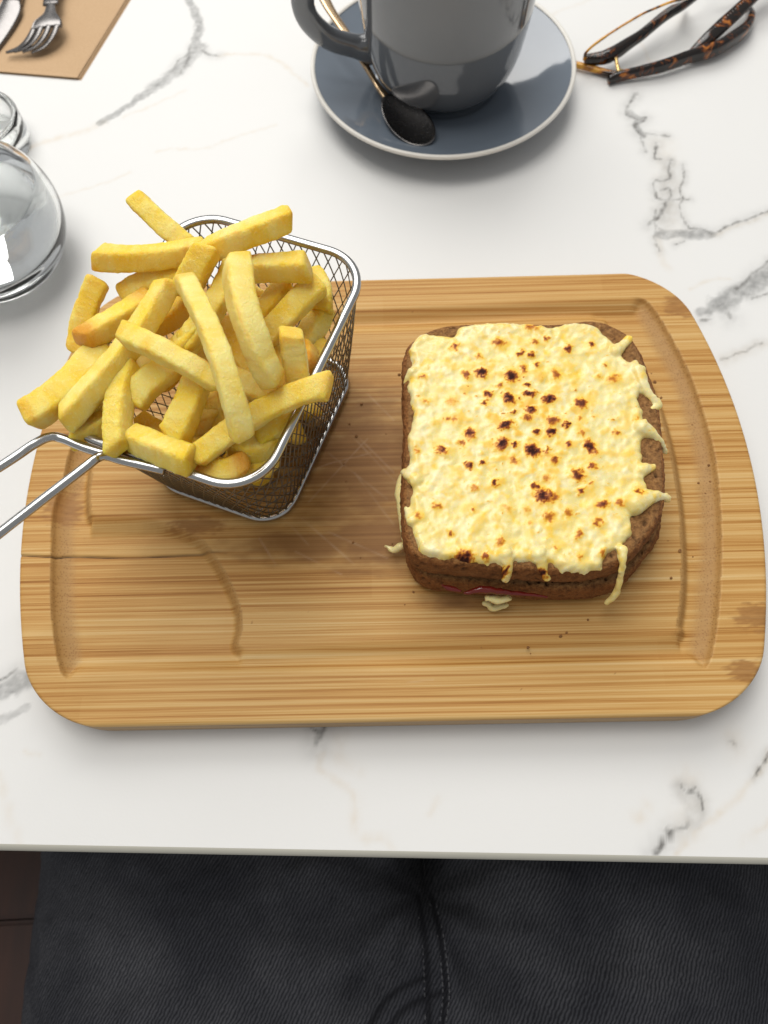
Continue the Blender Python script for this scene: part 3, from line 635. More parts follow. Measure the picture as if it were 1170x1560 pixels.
nxO = (np.abs(gOx) / np.hypot(gOx, gOy * 1.02 + 1e-9)); nxI = (np.abs(gIx) / np.hypot(gIx, gIy * 1.02 + 1e-9))
for _ in range(3):
    nxO = (np.roll(nxO, 3, 0) + nxO + np.roll(nxO, -3, 0)) / 3; nxI = (np.roll(nxI, 3, 0) + nxI + np.roll(nxI, -3, 0)) / 3
wI = (4.8 + 6.0 * (1 - sstep(.05, .5, nxI))).ravel()
tO, tI = np.clip(dO / 9.5, 0, 1), np.clip((dI + .2 * wob) / wI, 0, 1)
fround = np.sqrt(np.clip(1 - (1 - tO) ** 2, 0, 1)) * sstep(0, .10, tO) ** .5
fsoft = sstep(0, 1, tO)
kx = sstep(.1, .6, nxO).ravel()
fO = fround * kx + fsoft * (1 - kx)
fI = tI * tI * (3 - 2 * tI)
dep = (4.6 * fO * fI).reshape(gx.shape)
dE = np.minimum((hw(gy) - np.abs(gx)), 109 - np.abs(gy))
RE = 1.8
rnd = np.where(dE < RE, RE - np.sqrt(np.clip(RE * RE - (RE - dE) ** 2, 0, None)), 0)
crack_d = seg_dist(q, catmull(DATA['CRACK'], 6))
ck = np.exp(-(crack_d / (.42 + .22 * fbm(xyz(gx / 12, gy / 12, 2.), 2))) ** 2)
ck = ck * (1 - sstep(-88, -62, q[:, 0])) * np.clip(.75 + .9 * fbm(xyz(gx / 20, gy / 20, 8.), 2), 0, 1)
fibre = fbm(xyz(gx / 60, gy / 1.6, 3.), 3)
gz = ZT - dep - rnd + .07 * fibre.reshape(gx.shape) - (1.0 * ck).reshape(gx.shape)
slope = np.abs(np.gradient(dep, axis=1)) / .62
inr = ((dO > 0) & (dI > -.3)).reshape(gx.shape)
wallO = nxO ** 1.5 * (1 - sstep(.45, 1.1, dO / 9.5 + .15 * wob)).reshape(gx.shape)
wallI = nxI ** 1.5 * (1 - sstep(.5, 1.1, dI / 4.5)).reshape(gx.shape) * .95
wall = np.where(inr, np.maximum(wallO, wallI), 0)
node = np.zeros(len(q))
nz = fbm(xyz(gx / 4, gy / 2.2, 7.), 3)
for nx, ny, ra, rb in DATA['NODES']:
    dd = np.hypot((q[:, 0] - nx) / ra, (q[:, 1] - ny) / rb) + nz * .5 + .8 * fbm(xyz(gx / 9, gy / .9, 17.), 3)
    node = np.maximum(node, 1 - sstep(.55, 1.05, dd))
stain_shade = np.zeros(len(q))  # brown stain, with shade between basket and sandwich painted into the same mask
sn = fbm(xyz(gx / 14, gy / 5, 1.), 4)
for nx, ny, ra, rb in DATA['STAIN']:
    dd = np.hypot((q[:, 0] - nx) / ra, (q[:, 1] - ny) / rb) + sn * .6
    stain_shade = np.maximum(stain_shade, (1 - sstep(.25, 1.25, dd)) * .95)
spk = perlin(xyz(gx / 2.1, gy / 1.1, 4.4))
stain_shade = np.maximum(stain_shade, sstep(.80, .92, spk) * .8)
scr = np.zeros(len(q)); scn = fbm(xyz(gx / 8, gy / 8, 11.), 2)
for l in DATA['SCR']:
    dd = seg_dist(q, catmull(l, 6))
    scr = np.maximum(scr, np.exp(-(dd / .36) ** 2) * np.clip(.55 + 1.2 * scn, 0, 1))
V = np.stack([gx.ravel(), gy.ravel(), gz.ravel()], 1)
nu, nv = gx.shape
board = empty('serving_board', (BC[0] * MM, BC[1] * MM, 0), math.radians(-1.91))
tag(board, 'bamboo serving board with rounded ends and routed juice groove under the food', 'board')
make('top_surface', V * MM, grid_faces(nu, nv), M['bamboo'], board, attrs={'wall': wall.ravel(), 'node': node, 'stain': stain_shade, 'scratch': scr, 'crack': ck})
ring = np.concatenate([np.arange(nv), np.arange(1, nu) * nv + nv - 1, (nu - 1) * nv + np.arange(nv - 2, -1, -1), np.arange(nu - 2, 0, -1) * nv])
top = V[ring].copy()
rows = []
for z, s in ((None, 1.), (12., 1.0), (6., 1.0), (2.2, .998), (.4, .988)):
    r = top.copy()
    if z is not None: r[:, 2] = z
    r[:, :2] *= s
    rows.append(r)
nr = len(ring)
F = grid_faces(len(rows), nr, True)[:, ::-1].tolist() + [list(range((len(rows) - 1) * nr, len(rows) * nr))]
make('edge_band', np.concatenate(rows) * MM, F, M['bamboo_side'], board)

# ================================================================== sandwich
sand = empty('toasted_sandwich', (62 * MM, 145 * MM, ZT * MM))
tag(sand, 'toasted brown bread sandwich topped with grilled cheese on the bamboo board', 'sandwich')
SO = np.array([62, 145, ZT])
BR = catmull(DATA['BREAD'], 10, True)
ln = np.concatenate([[0], np.cumsum(np.hypot(*np.diff(np.concatenate([BR, BR[:1]]), axis=0).T))])
nb = 420
t = np.linspace(0, ln[-1], nb, endpoint=False)
BRc = np.concatenate([BR, BR[:1]])
OUT = np.stack([np.interp(t, ln, BRc[:, 0]), np.interp(t, ln, BRc[:, 1])], 1)
for _ in range(6): OUT = (np.roll(OUT, 1, 0) + 2 * OUT + np.roll(OUT, -1, 0)) / 4
cen = OUT.mean(0)
tan = np.roll(OUT, -1, 0) - np.roll(OUT, 1, 0)
NOR = np.stack([tan[:, 1], -tan[:, 0]], 1); NOR /= np.linalg.norm(NOR, axis=1)[:, None]
if ((OUT - cen) * NOR).sum() < 0: NOR = -NOR
def slice_mesh(name, z0, z1, grow, shift, seed, parent):
    prof = []                                                           # (outset, scale to centre, z, side weight)
    H = z1 - z0
    for s in (0., .25, .5, .7, .85, .95): prof.append((0, s, z0, 0))
    for a in np.linspace(-90, 90, 25):
        ca, sa = math.cos(math.radians(a)), math.sin(math.radians(a))
        prof.append((-2.6 + 2.6 * abs(ca) ** .7, 1., z0 + H / 2 + H / 2 * math.copysign(abs(sa) ** .75, sa), abs(ca)))
    for s in np.concatenate([[.985, .965], np.linspace(.94, .0, 48)]): prof.append((-2.6, s, z1, 0))
    vs, side, topw = [], [], []
    for o, s, z, w in prof:
        xy = cen + (OUT + NOR * (o + grow) - cen) * s + shift
        vs.append(np.concatenate([xy, np.full((nb, 1), z)], 1)); side.append(np.full(nb, w)); topw.append(np.full(nb, 1. if (z == z1) else 0.))
    V = np.concatenate(vs); side = np.concatenate(side); topw = np.concatenate(topw)
    p = V / 1.
    n = fbm(p / 13 + seed, 4); nf = fbm(p / 3.2 + seed, 4); ns = fbm(p / 1.3 + seed, 3)
    pore = sstep(.22, .45, fbm(p / 2.6 + seed * 2 + 40, 2)) * np.clip(topw + side * .75, 0, 1)
    d = .9 * n + .95 * nf + .75 * ns - 1.7 * pore
    nx = np.tile(NOR, (len(prof), 1))
    V[:, :2] += nx * (d * side)[:, None]
    V[:, 2] += topw * (d * .75 + .5) + side * 0
    V[:, 2] += (1 - topw) * (1 - side) * 0
    toast = np.clip(side * 1.1 + .5 * n + .15, 0, 1)
    crumb = np.clip(topw * (.75 + n) + (1 - np.abs(V[:, 2] - (z0 + z1) / 2) / H * 2) * side * .35, 0, 1)
    return make(name, (V - SO) * MM, grid_faces(len(prof), nb, True), M['bread'], parent, attrs={'toast': toast, 'crumb': crumb, 'pore': pore})
slice_mesh('bread_slice', ZT + .2, ZT + 15, 1.4, np.array([3.0, -1.0]), 3.1, sand)
slice_mesh('bread_slice', ZT + 17.5, ZT + 32, 0., np.array([0, 0]), 9.4, sand)
# ham and tomato filling between the slices
fv = []
for s, z in ((0, 13.5), (.6, 13.5), (.93, 13.8), (.962, 15.5), (.955, 17.8), (.6, 19), (0, 19)):
    xy = cen + (OUT - cen) * s
    fv.append(np.concatenate([xy, np.full((nb, 1), ZT + z)], 1))
fv = np.concatenate(fv)
fv[:, :2] += (fbm(fv / 6, 3) * 1.4)[:, None] * np.tile(NOR, (7, 1))
make('filling', (fv - SO) * MM, grid_faces(7, nb, True), M['ham'], sand)
def blob(pts, rad, n=10, rough=.3, step=5):
    P = catmull(pts, step)
    r = np.interp(np.linspace(0, 1, len(P)), np.linspace(0, 1, len(rad)), rad)
    d0, d1 = P[0] - P[1], P[-1] - P[-2]
    d0 /= np.linalg.norm(d0); d1 /= np.linalg.norm(d1)
    cap = np.array([.35, .7, .92, 1.0]); sh = np.array([.9, .68, .35, .1])
    P = np.concatenate([[P[0] + d0 * r[0] * s for s in sh], P, [P[-1] + d1 * r[-1] * s for s in sh[::-1]]])
    r = np.concatenate([r[0] * cap * .98, r, (r[-1] * cap * .98)[::-1]])
    v, f = sweep(P, r, n=n)
    v = v + (fbm(v / 2.2, 3) * rough)[:, None] * np.array([1, 1, .6])
    return v, f
for pts, rad in DATA['HAM']:
    v, f = blob(pts, rad, 12, .8)
    make('ham_strip', (v - SO) * MM, f, M['ham'], sand)

# cheese layer: lumpy sheet + drips, fused
CH = catmull(DATA['CH'], 5, True)
cx0, cy0 = CH.min(0) - 3; cx1, cy1 = CH.max(0) + 3
gx, gy = np.meshgrid(np.arange(cx0, cx1, .5), np.arange(cy0, cy1, .5))
q = np.stack([gx.ravel(), gy.ravel()], 1)
sd = poly_sd(q, CH) + 1.6 * fbm(xyz(gx / 5, gy / 5, 3.), 3) + .6 * fbm(xyz(gx / 1.8, gy / 1.8, 5.), 2)
edge = np.sqrt(np.clip(1 - (1 - np.clip(sd / 3.2, 0, 1)) ** 2, 0, 1))
lump = fbm(xyz(gx / 9, gy / 9, 1.), 3)
cell = 1 - np.abs(fbm(xyz(gx / 6.5, gy / 6.5, 12.), 2)) * 2
fine = fbm(xyz(gx / 2.6, gy / 2.6, 2.), 3)
shred = np.zeros(len(q))
for s_ in range(5):
    an = s_ * .63 + .2
    u_ = gx * math.cos(an) + gy * math.sin(an); v_ = -gx * math.sin(an) + gy * math.cos(an)
    shred = np.maximum(shred, sstep(.22, .55, perlin(xyz(u_ / 7, v_ / 1.9, 31. + s_ * 9))))
def spots_at(qq):
    w1 = np.stack([fbm(xyz(qq[:, 0] / 2.3, qq[:, 1] / 2., 2.), 3) * 1.5, fbm(xyz(qq[:, 0] / 2.3, qq[:, 1] / 2., 7.), 3)], 1)
    w2 = fbm(xyz(qq[:, 0] / .8, qq[:, 1] / .8, 3.), 2)
    br = np.zeros(len(qq)); ye = np.zeros(len(qq))
    for i, (sx, sy, r, st) in enumerate(DATA['SPOT']):
        d = qq - [sx, sy] + w1 * 1.9
        an = i * 2.4; el = .92 + .13 * math.sin(i * 1.7)
        dx = d[:, 0] * math.cos(an) + d[:, 1] * math.sin(an); dy = -d[:, 0] * math.sin(an) + d[:, 1] * math.cos(an)
        e = np.hypot(dx * el, dy / el) / (r * 1.08) + w2 * .6
        br = np.maximum(br, min(1.0, st * .98) * (1 - sstep(.05, 1.9, e)))
        ye = np.maximum(ye, min(1, st + .25) * (1 - sstep(.6, 3.0, e)) * 1.0)
    # small golden flecks between the big blisters, mostly in the middle
    ctr = np.exp(-(((qq[:, 0] - 58) / 34) ** 2 + ((qq[:, 1] - 150) / 42) ** 2))
    fl = fbm(xyz(qq[:, 0] / 2.6, qq[:, 1] / 1.7, 21.), 3)
    br = np.maximum(br, sstep(.30, .58, fl) * (.25 + .45 * ctr))
    ye = np.maximum(ye, sstep(.18, .5, fl) * (.3 + .5 * ctr))
    pt = fbm(xyz(qq[:, 0] / 6.5, qq[:, 1] / 5., 41.), 4)
    br = np.maximum(br, sstep(-.02, .30, pt) * (.08 + .17 * ctr))
    ye = np.maximum(ye, sstep(-.1, .25, pt) * (.30 + .55 * ctr))
    return br, ye
br, ye = spots_at(q)
h = 2.7 * edge * (1 + .34 * lump) + ((.28 + .9 * np.exp(-np.clip(sd, 0, 99) / 6)) * cell + .36 * fine + .36 * shred * (.5 + lump)) * edge + .55 * br * edge + .5 * ye * edge
zz = ZT + 31.4 + h - np.where(sd < 0, np.clip(-sd, 0, 3) * .8, 0)
nu, nv = gx.shape
F = grid_faces(nu, nv)
keep = (sd.reshape(-1)[F] > -.6).all(1)
tmp = make('tmp_sheet', np.stack([gx.ravel(), gy.ravel(), zz.ravel()], 1), F[keep], None)
md = tmp.modifiers.new('s', 'SOLIDIFY'); md.thickness = 3.; md.offset = -1
dg = bpy.context.evaluated_depsgraph_get()
bmx = bmesh.new(); bmx.from_mesh(tmp.evaluated_get(dg).to_mesh())
for pts, rad in DATA['DRIP']:
    v, f = blob(pts, [r * 1.0 for r in rad], 14, 1.1, 6)
    me = bpy.data.meshes.new('t'); me.from_pydata(v.tolist(), [], f); bmx.from_mesh(me)
me = bpy.data.meshes.new('cheese_raw'); bmx.to_mesh(me); bmx.free()
bpy.data.objects.remove(tmp)
tmp = bpy.data.objects.new('tmp_cheese', me); COL.objects.link(tmp)
md = tmp.modifiers.new('r', 'REMESH'); md.mode = 'VOXEL'; md.voxel_size = .5; md.use_smooth_shade = True
md = tmp.modifiers.new('m', 'SMOOTH'); md.factor = .5; md.iterations = 4
dg = bpy.context.evaluated_depsgraph_get()
ev = tmp.evaluated_get(dg).to_mesh()
co = np.empty(len(ev.vertices) * 3, np.float32); ev.vertices.foreach_get('co', co); co = co.reshape(-1, 3).astype(float)
nf = len(ev.polygons)
lt = np.empty(nf, np.int32); ev.polygons.foreach_get('loop_total', lt)
vi = np.empty(len(ev.loops), np.int32); ev.loops.foreach_get('vertex_index', vi)
assert (lt == 4).all()
FC = vi.reshape(-1, 4)
bpy.data.objects.remove(tmp)
br, ye = spots_at(co[:, :2])
ye = np.clip(np.maximum(ye, .8 * sstep(.10, .45, fbm(co / 6 + 3, 3))), 0, 1)
wh = np.clip(sstep(.05, .4, fbm(co / 14 + 9, 3)) * .8 + .9 * (1 - sstep(18, 30, co[:, 0])) * sstep(-.1, .3, fbm(co / 9 + 5, 3)), 0, 1)
fr_ = (CH[:, 0].max() - co[:, 0])
hs = fbm(xyz(co[:, 0] / 9, co[:, 1] / 9, 1.), 3)
sh = np.zeros(len(co))
for s_ in range(5):
    an = s_ * .63 + .2
    u_ = co[:, 0] * math.cos(an) + co[:, 1] * math.sin(an); v_ = -co[:, 0] * math.sin(an) + co[:, 1] * math.cos(an)
    sh = np.maximum(sh, sstep(.18, .55, perlin(xyz(u_ / 7, v_ / 1.9, 31. + s_ * 9))))
hi_ = np.clip(.75 * sh * (.6 + hs) + .8 * sstep(.0, .4, hs), 0, 1)
make('cheese_topping', (co - SO) * MM, FC, M['cheese'], sand, attrs={'brown': np.clip(br, 0, 1), 'yellow': ye, 'white': wh, 'high': hi_})
for i, (pts, rad) in enumerate(DATA['OOZE']):
    v, f = blob(pts, rad, 12, .9, 6)
    z = np.zeros(len(v))
    make('melted_cheese', (v - SO) * MM, f, M['cheese'], sand, attrs={'brown': z, 'yellow': z + .1, 'white': z + .5, 'high': z + .3})

# ================================================================== wire basket
BX = empty('fry_basket', (-58 * MM, 173 * MM, ZT * MM))
tag(BX, 'small steel wire mesh basket with a long wire handle, filled with fries', 'basket')
BO = np.array([-58., 173., ZT])
def rrect(a, b, r, n, cx, cy, rot):
    """closed rounded rectangle, n points evenly spaced, long half axis a"""
    pts = []
    for sx, sy, a0 in ((1, 1, 0), (-1, 1, 90), (-1, -1, 180), (1, -1, 270)):
        for t in np.linspace(a0, a0 + 90, 16):
            pts.append((sx * (a - r) + r * math.cos(math.radians(t)), sy * (b - r) + r * math.sin(math.radians(t))))
    p = np.array(pts)
    # bow the sides a little
    pc = np.concatenate([p, p[:1]])
    l = np.concatenate([[0], np.cumsum(np.hypot(*np.diff(pc, axis=0).T))])
    t = np.linspace(0, l[-1], n, endpoint=False)
    o = np.stack([np.interp(t, l, pc[:, 0]), np.interp(t, l, pc[:, 1])], 1)
    c, s = math.cos(rot), math.sin(rot)
    return np.stack([cx + c * o[:, 0] - s * o[:, 1], cy + s * o[:, 0] + c * o[:, 1]], 1)
NB = 400
brot = math.radians(66.5)
RIM = rrect(55, 41, 18, NB, -59.8, 174.8, brot)
BASE = rrect(43.5, 32.5, 15, NB, -57.0, 174.5, brot)
ZR, ZB = 83., ZT + 1.8
def wallpt(s, v):
    """s in 0..1 round the basket, v 0 rim .. 1 base"""
    x = (s % 1) * NB
    i = np.floor(x).astype(int) % NB; f = (x - np.floor(x))[:, None]
    r = RIM[i] * (1 - f) + RIM[(i + 1) % NB] * f
    b = BASE[i] * (1 - f) + BASE[(i + 1) % NB] * f
    e = v ** 1.15
    xy = r * (1 - e[:, None]) + b * e[:, None]
    return np.concatenate([xy, (ZR + (ZB - ZR) * v)[:, None]], 1)
rim3 = np.concatenate([RIM, np.full((NB, 1), ZR)], 1)
v, f = sweep(rim3[::2], 1.75, 1.5, 10, 2.6, closed=True)
make('rim_wire', (v - BO) * MM, f, M['steel'], BX)
base3 = np.concatenate([BASE, np.full((NB, 1), ZB)], 1)
v, f = sweep(base3[::2], 1.5, 1.5, 10, closed=True)
make('base_wire', (v - BO) * MM, f, M['steel'], BX)
wires = []
NW = 66
vv_ = np.linspace(0, 1, 19)
for i in range(NW):
    for sgn in (1, -1):
        s = i / NW + sgn * vv_ * (5.2 / NW)
        P = wallpt(s, vv_)
        wires.append(sweep(P, .30, n=4, cap=False))
v, f = merge(wires)
tag(make('wall_mesh', (v - BO) * MM, f, M['meshsteel'], BX), kind='stuff')
wires = []
bc = BASE.mean(0)
for fam in (brot + .62, brot - .62):
    dv = np.array([math.cos(fam), math.sin(fam)]); nv_ = np.array([-dv[1], dv[0]])
    for off in np.arange(-60, 60, 4.2):
        tt = np.arange(-70, 70, .7)
        P = bc + nv_ * off + tt[:, None] * dv
        ins = poly_sd(P, BASE[::8]) > 0
        if ins.sum() < 3: continue
        P = P[ins][[0, -1]]
        P3 = np.concatenate([P, np.full((2, 1), ZB)], 1)
        wires.append(sweep(P3, .30, n=4, cap=False))
v, f = merge(wires)
tag(make('floor_mesh', (v - BO) * MM, f, M['meshsteel'], BX), kind='stuff')
A, B_ = [np.array(r) for r in DATA['RODS']]
# handle: the two rods join in a loop at the far end
far = []
dirv = (A[-1] - A[-2]) / np.linalg.norm(A[-1] - A[-2])
endA, endB = A[-1], B_[-1]
mid = (endA + endB) / 2 + dirv * 16
path = np.concatenate([A, [endA + dirv * 9, mid, endB + dirv * 9], B_[::-1]])
P = catmull(path, 8)
v, f = sweep(P, 1.75, n=10)
make('handle', (v - BO) * MM, f, M['steel'], BX)

# ================================================================== fries
def inside(pts, mar):
    """keep what is below the rim within the basket walls"""
    out = pts.copy()
    for p in out:
        if p[2] > ZR - 2: continue
        e = np.clip((ZR - p[2]) / (ZR - ZB), 0, 1) ** 1.15
        poly = (RIM * (1 - e) + BASE * e)[::8]
        c0 = poly.mean(0)
        for _ in range(60):
            if poly_sd(p[None, :2], poly)[0] > mar: break
            p[:2] += (c0 - p[:2]) * .04
    return out
def fry(label, width, pts, seed, group='fries heaped in the wire basket', pale=None):
    pts = inside(np.array(pts, float), width / 2 + 1.2)
    NS = 28
    a, m, b = pts
    c = 2 * m - .5 * (a + b)                                             # control point through the middle
    n = 56
    tt = np.linspace(0, 1, n)
    P = (1 - tt)[:, None] ** 2 * a + 2 * ((1 - tt) * tt)[:, None] * c + tt[:, None] ** 2 * b
    r = random.Random(seed)
    hwid = width / 2 * r.uniform(.80, .93)
    asp = r.uniform(.86, 1.1)
    L = np.linalg.norm(np.diff(P, axis=0), axis=1).sum()
    s = np.concatenate([[0], np.cumsum(np.linalg.norm(np.diff(P, axis=0), axis=1))])
    endd = np.minimum(s, L - s)
    tip = np.sqrt(np.clip(1 - (1 - np.clip(endd / 1.8, 0, 1)) ** 2, .0, 1)) * .34 + .66
    taper = 1 + r.uniform(-.13, .10) * (tt - .5) * 2
    ra = hwid * tip * taper * 1.03
    rb = hwid * asp * tip * taper
    tw = r.uniform(-.5, .5); 
    T = (b - a) / np.linalg.norm(b - a)
    side = np.cross(T, (0, 0, 1)); side /= np.linalg.norm(side) + 1e-9
    upv = np.array([0, 0, 1.]) + side * tw
    ext = T * (hwid * 0.05)
    v, f = sweep(P, ra, rb, NS, 5.5, upv)
    # slanted cut ends
    for e, sg in ((0, 1), (1, -1)):
        sl = r.uniform(-.55, .55); sl2 = r.uniform(-.3, .3)
        for ii in range(7):
            idx = (ii if e == 0 else n - 1 - ii)
            ring = v[idx * NS:(idx + 1) * NS]
            cc = P[idx]
            ring += T * (((ring - cc) @ side) * sl + ((ring - cc)[:, 2]) * sl2)[:, None] * (1 - ii / 7)
    sd_ = seed * 3.7
    nrm = v - np.concatenate([np.repeat(P, NS, 0), P[:1], P[-1:]])
    ln_ = np.linalg.norm(nrm, axis=1)[:, None] + 1e-6
    nn = nrm / ln_
    lo, hi = fbm(v / 9 + sd_, 3), fbm(v / 2.1 + sd_, 3)
    v = v + nn * (.75 * lo + .34 * hi + .2 * fbm(v / .9 + sd_, 2))[:, None]
    corner = np.concatenate([np.tile(np.abs(np.sin(2 * (np.linspace(0, 2 * np.pi, NS, endpoint=False) + np.pi / NS))), n), [0, 0]])
    ed = np.concatenate([np.repeat(endd, NS), [0, 0]])
    nb_ = fbm(v / 5 + sd_ + 30, 3)
    strong = 1. if 'brown' in label else 0.
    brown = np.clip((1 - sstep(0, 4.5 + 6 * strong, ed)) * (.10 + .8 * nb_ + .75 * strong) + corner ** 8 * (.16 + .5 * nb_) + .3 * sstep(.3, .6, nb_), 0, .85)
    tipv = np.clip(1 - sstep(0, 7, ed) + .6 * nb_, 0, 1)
    if 'deep' in label or 'shaded' in label: brown = np.clip(brown + .12, 0, .9)  # deep and shaded fries tinted browner, their shade put into the colour
    palev = np.clip(.45 + 1.2 * lo + .5 * hi + (.45 if 'pale' in label else 0) - corner * .25, 0, 1)
    org = pts[1]
    o = make('french_fry', (v - org) * MM, f, M['fry'], attrs={'brown': brown, 'pale': palev, 'tip': tipv}, loc=tuple(org * MM))
    tag(o, label, 'fry', group)
    return o
for i, (lab, wd, pts) in enumerate(DATA['FRY']):
    fry(lab, wd, pts, i + 1)
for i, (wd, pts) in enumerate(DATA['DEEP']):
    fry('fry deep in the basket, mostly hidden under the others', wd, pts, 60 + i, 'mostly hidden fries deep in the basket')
bt = bc
for i in range(16):                                                     # the bottom of the heap, seen through the mesh
    ang_ = brot + rng.uniform(-.5, .5) + (1.57 if i % 3 == 0 else 0)
    ly = i // 6
    c0 = bt + np.array([math.cos(brot), math.sin(brot)]) * rng.uniform(-14, 14) + np.array([-math.sin(brot), math.cos(brot)]) * ((i % 6) - 2.5) * 8
    ln2 = 17
    z = ZB + 6.5 + ly * 12 + rng.uniform(-1, 1)
    dv = np.array([math.cos(ang_), math.sin(ang_)])
    p0 = np.array([*(c0 - dv * ln2), z + rng.uniform(-2, 2)]); p2 = np.array([*(c0 + dv * ln2), z + rng.uniform(-2, 2)])
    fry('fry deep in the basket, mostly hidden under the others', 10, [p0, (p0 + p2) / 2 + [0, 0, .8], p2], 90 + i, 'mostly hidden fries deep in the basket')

# ================================================================== cup, saucer, teaspoon
CX, CY = 48.5, 414.
sau = empty('saucer', (CX * MM, CY * MM, 0))
tag(sau, 'slate blue grey saucer with pale rim under the cup', 'saucer')
prof = catmull([(0, 5.2), (20, 5.0), (30, 5.2), (34, 6.2), (42, 7.2), (58, 11.2), (70, 15.6), (76, 18.0)], 8)
under = catmull([(77.6, 17.4), (76, 15.4), (66, 11.0), (50, 5.6), (40, 2.2), (37, .2), (33, .2), (31, 2.4), (0, 2.6)], 6)
v, f = lathe(np.concatenate([prof, under]) * MM, 128)
make('dish', v, f, M['glaze'], sau)
rimp = np.array([(75.6, 18.2), (76.4, 19.0), (77.4, 19.1), (78.1, 18.5), (78.2, 17.5), (77.6, 16.6), (76.2, 16.9)])
v, f = lathe(rimp * MM, 128)
make('pale_rim', v, f, M['cream'], sau)
cup = empty('coffee_cup', (CX * MM, CY * MM, 5.4 * MM))
tag(cup, 'large slate grey ceramic cup standing on the saucer', 'cup')
outer = catmull([(0, 2.), (24, 2.), (25, .3), (27.5, .3), (29, 2.2), (34, 5.6), (40, 12.5), (44.2, 24), (46.8, 40), (48.6, 58), (49.8, 76), (50.4, 84)], 6)
inn = catmull([(50.0, 86), (48.8, 86), (47.6, 82), (46.4, 64), (44, 42), (40, 22), (32, 10), (20, 6.5), (0, 6)], 6)
v, f = lathe(np.concatenate([outer, inn]) * MM, 128)
make('cup_body', v, f, M['cupglaze'], cup)
v, f = lathe(np.array([(0, 70.), (25, 70), (46.6, 70), (46.9, 70.4)]) * MM, 64)
k = NT('milky_coffee'); k.p(Base_Color=k.mix(k.noise(60, 4), (.28, .13, .05), (.55, .36, .2)), Roughness=.35)
make('coffee', v, f, k.m, cup)
hp = catmull([(-41, -2, 24), (-52, -3, 27), (-66, -5, 34), (-76, -7, 47), (-77, -7, 60), (-70, -6, 72), (-58, -4, 77), (-46, -3, 77)], 8)
v, f = sweep(hp * MM, np.interp(np.linspace(0, 1, len(hp)), [0, .12, .5, 1], [9, 6.6, 6.2, 8]) * MM, np.interp(np.linspace(0, 1, len(hp)), [0, .15, .5, 1], [7.5, 5.2, 4.6, 7]) * MM, 20, 2.2, upv=(0, 1, .2))
make('cup_handle', v, f, M['cupglaze'], cup)
SPN = DATA['SPN']
spoon = empty('teaspoon', tuple(np.array(SPN['b'][1]) * MM))
tag(spoon, 'steel teaspoon with dark bowl resting on the saucer beside the cup', 'spoon')
so = np.array(SPN['b'][1])
hpth = catmull(SPN['h'], 8)
v, f = sweep(hpth - so, np.interp(np.linspace(0, 1, len(hpth)), [0, .3, .75, 1], [4.2, 2.6, 1.8, 2.6]), np.interp(np.linspace(0, 1, len(hpth)), [0, 1], [1.0, 1.2]), 12, 2.4)
make('handle', v * MM, f, steel('warm_spoon_steel', (.50, .36, .22), .16), spoon)  # copper tint paints a warm reflection onto the steel handle
b0, b1, b2 = [np.array(p) for p in SPN['b']]
ax = (b2 - b0); LB = np.linalg.norm(ax); ax /= LB
sd_ = np.cross(ax, (0, 0, 1)); sd_ /= np.linalg.norm(sd_); nz_ = np.cross(sd_, ax)
pts, nr_, na = [], 14, 40
for sgn in (0, 1):
    for i in range(nr_):
        rr = i / (nr_ - 1) if sgn == 0 else 1 - i / (nr_ - 1)
        for a in np.linspace(0, 2 * np.pi, na, endpoint=False):
            u_, w_ = math.cos(a), math.sin(a)
            egg = 1 - .16 * u_ * -1
            p = b1 + ax * (LB / 2 * rr * u_) + sd_ * (15.2 / 2 * 1.55 * rr * w_ * (1 + .12 * u_))
            dz = 4.6 * (rr ** 2 - 1) * .8 + 2.2
            p = p + nz_ * (dz - (1.0 if sgn else 0))
            pts.append(p - so)
make('bowl', np.array(pts) * MM, grid_faces(2 * nr_, na, True), M['cutlery'], spoon)

# ================================================================== water glass
gl = empty('water_bottle', (-201 * MM, 297 * MM, 0))
tag(gl, 'round bellied clear glass bottle of water cut off by the left picture edge', 'bottle')
out_ = catmull([(0, .4), (24, .4), (28, 1.0), (35, 7), (40.6, 18), (42.4, 30), (40.4, 42), (34.5, 52), (26, 59), (18.5, 66), (15.5, 78), (15, 100), (15.8, 128), (17.5, 134)], 8)
in_ = catmull([(17.0, 135), (15.6, 134), (13.6, 127), (12.8, 100), (13.2, 78), (16.4, 65), (24.4, 56.6), (32.4, 50), (37.8, 41.4), (39.6, 30), (37.6, 20), (31, 12), (20, 9), (0, 8.4)], 8)
v, f = lathe(np.concatenate([out_, in_]) * MM, 128)
make('glass_wall', v, f, M['glass'], gl)
wp = catmull([(0, 8.6), (20, 9.2), (30.8, 12.2), (37.35, 20.2), (39.3, 30), (37.5, 41), (35.6, 45)], 8)
v, f = lathe(np.concatenate([wp, [(35.0, 45.1), (0, 45.0)]]) * MM, 128)
make('water', v, f, M['water'], gl)
dish = empty('glass_dish', (-224.5 * MM, 384 * MM, 0))
tag(dish, 'small thick clear glass dish behind the water bottle', 'dish')
v, f = lathe(np.array(catmull([(0, .3), (23, .3), (25.2, 1.0), (26, 3), (26.2, 17), (25.6, 19.6), (24, 20.2), (22.4, 19.4), (21.8, 16), (21, 9), (18, 7), (0, 6.6)], 5)) * MM, 96)
make('dish_body', v, f, M['glass'], dish)

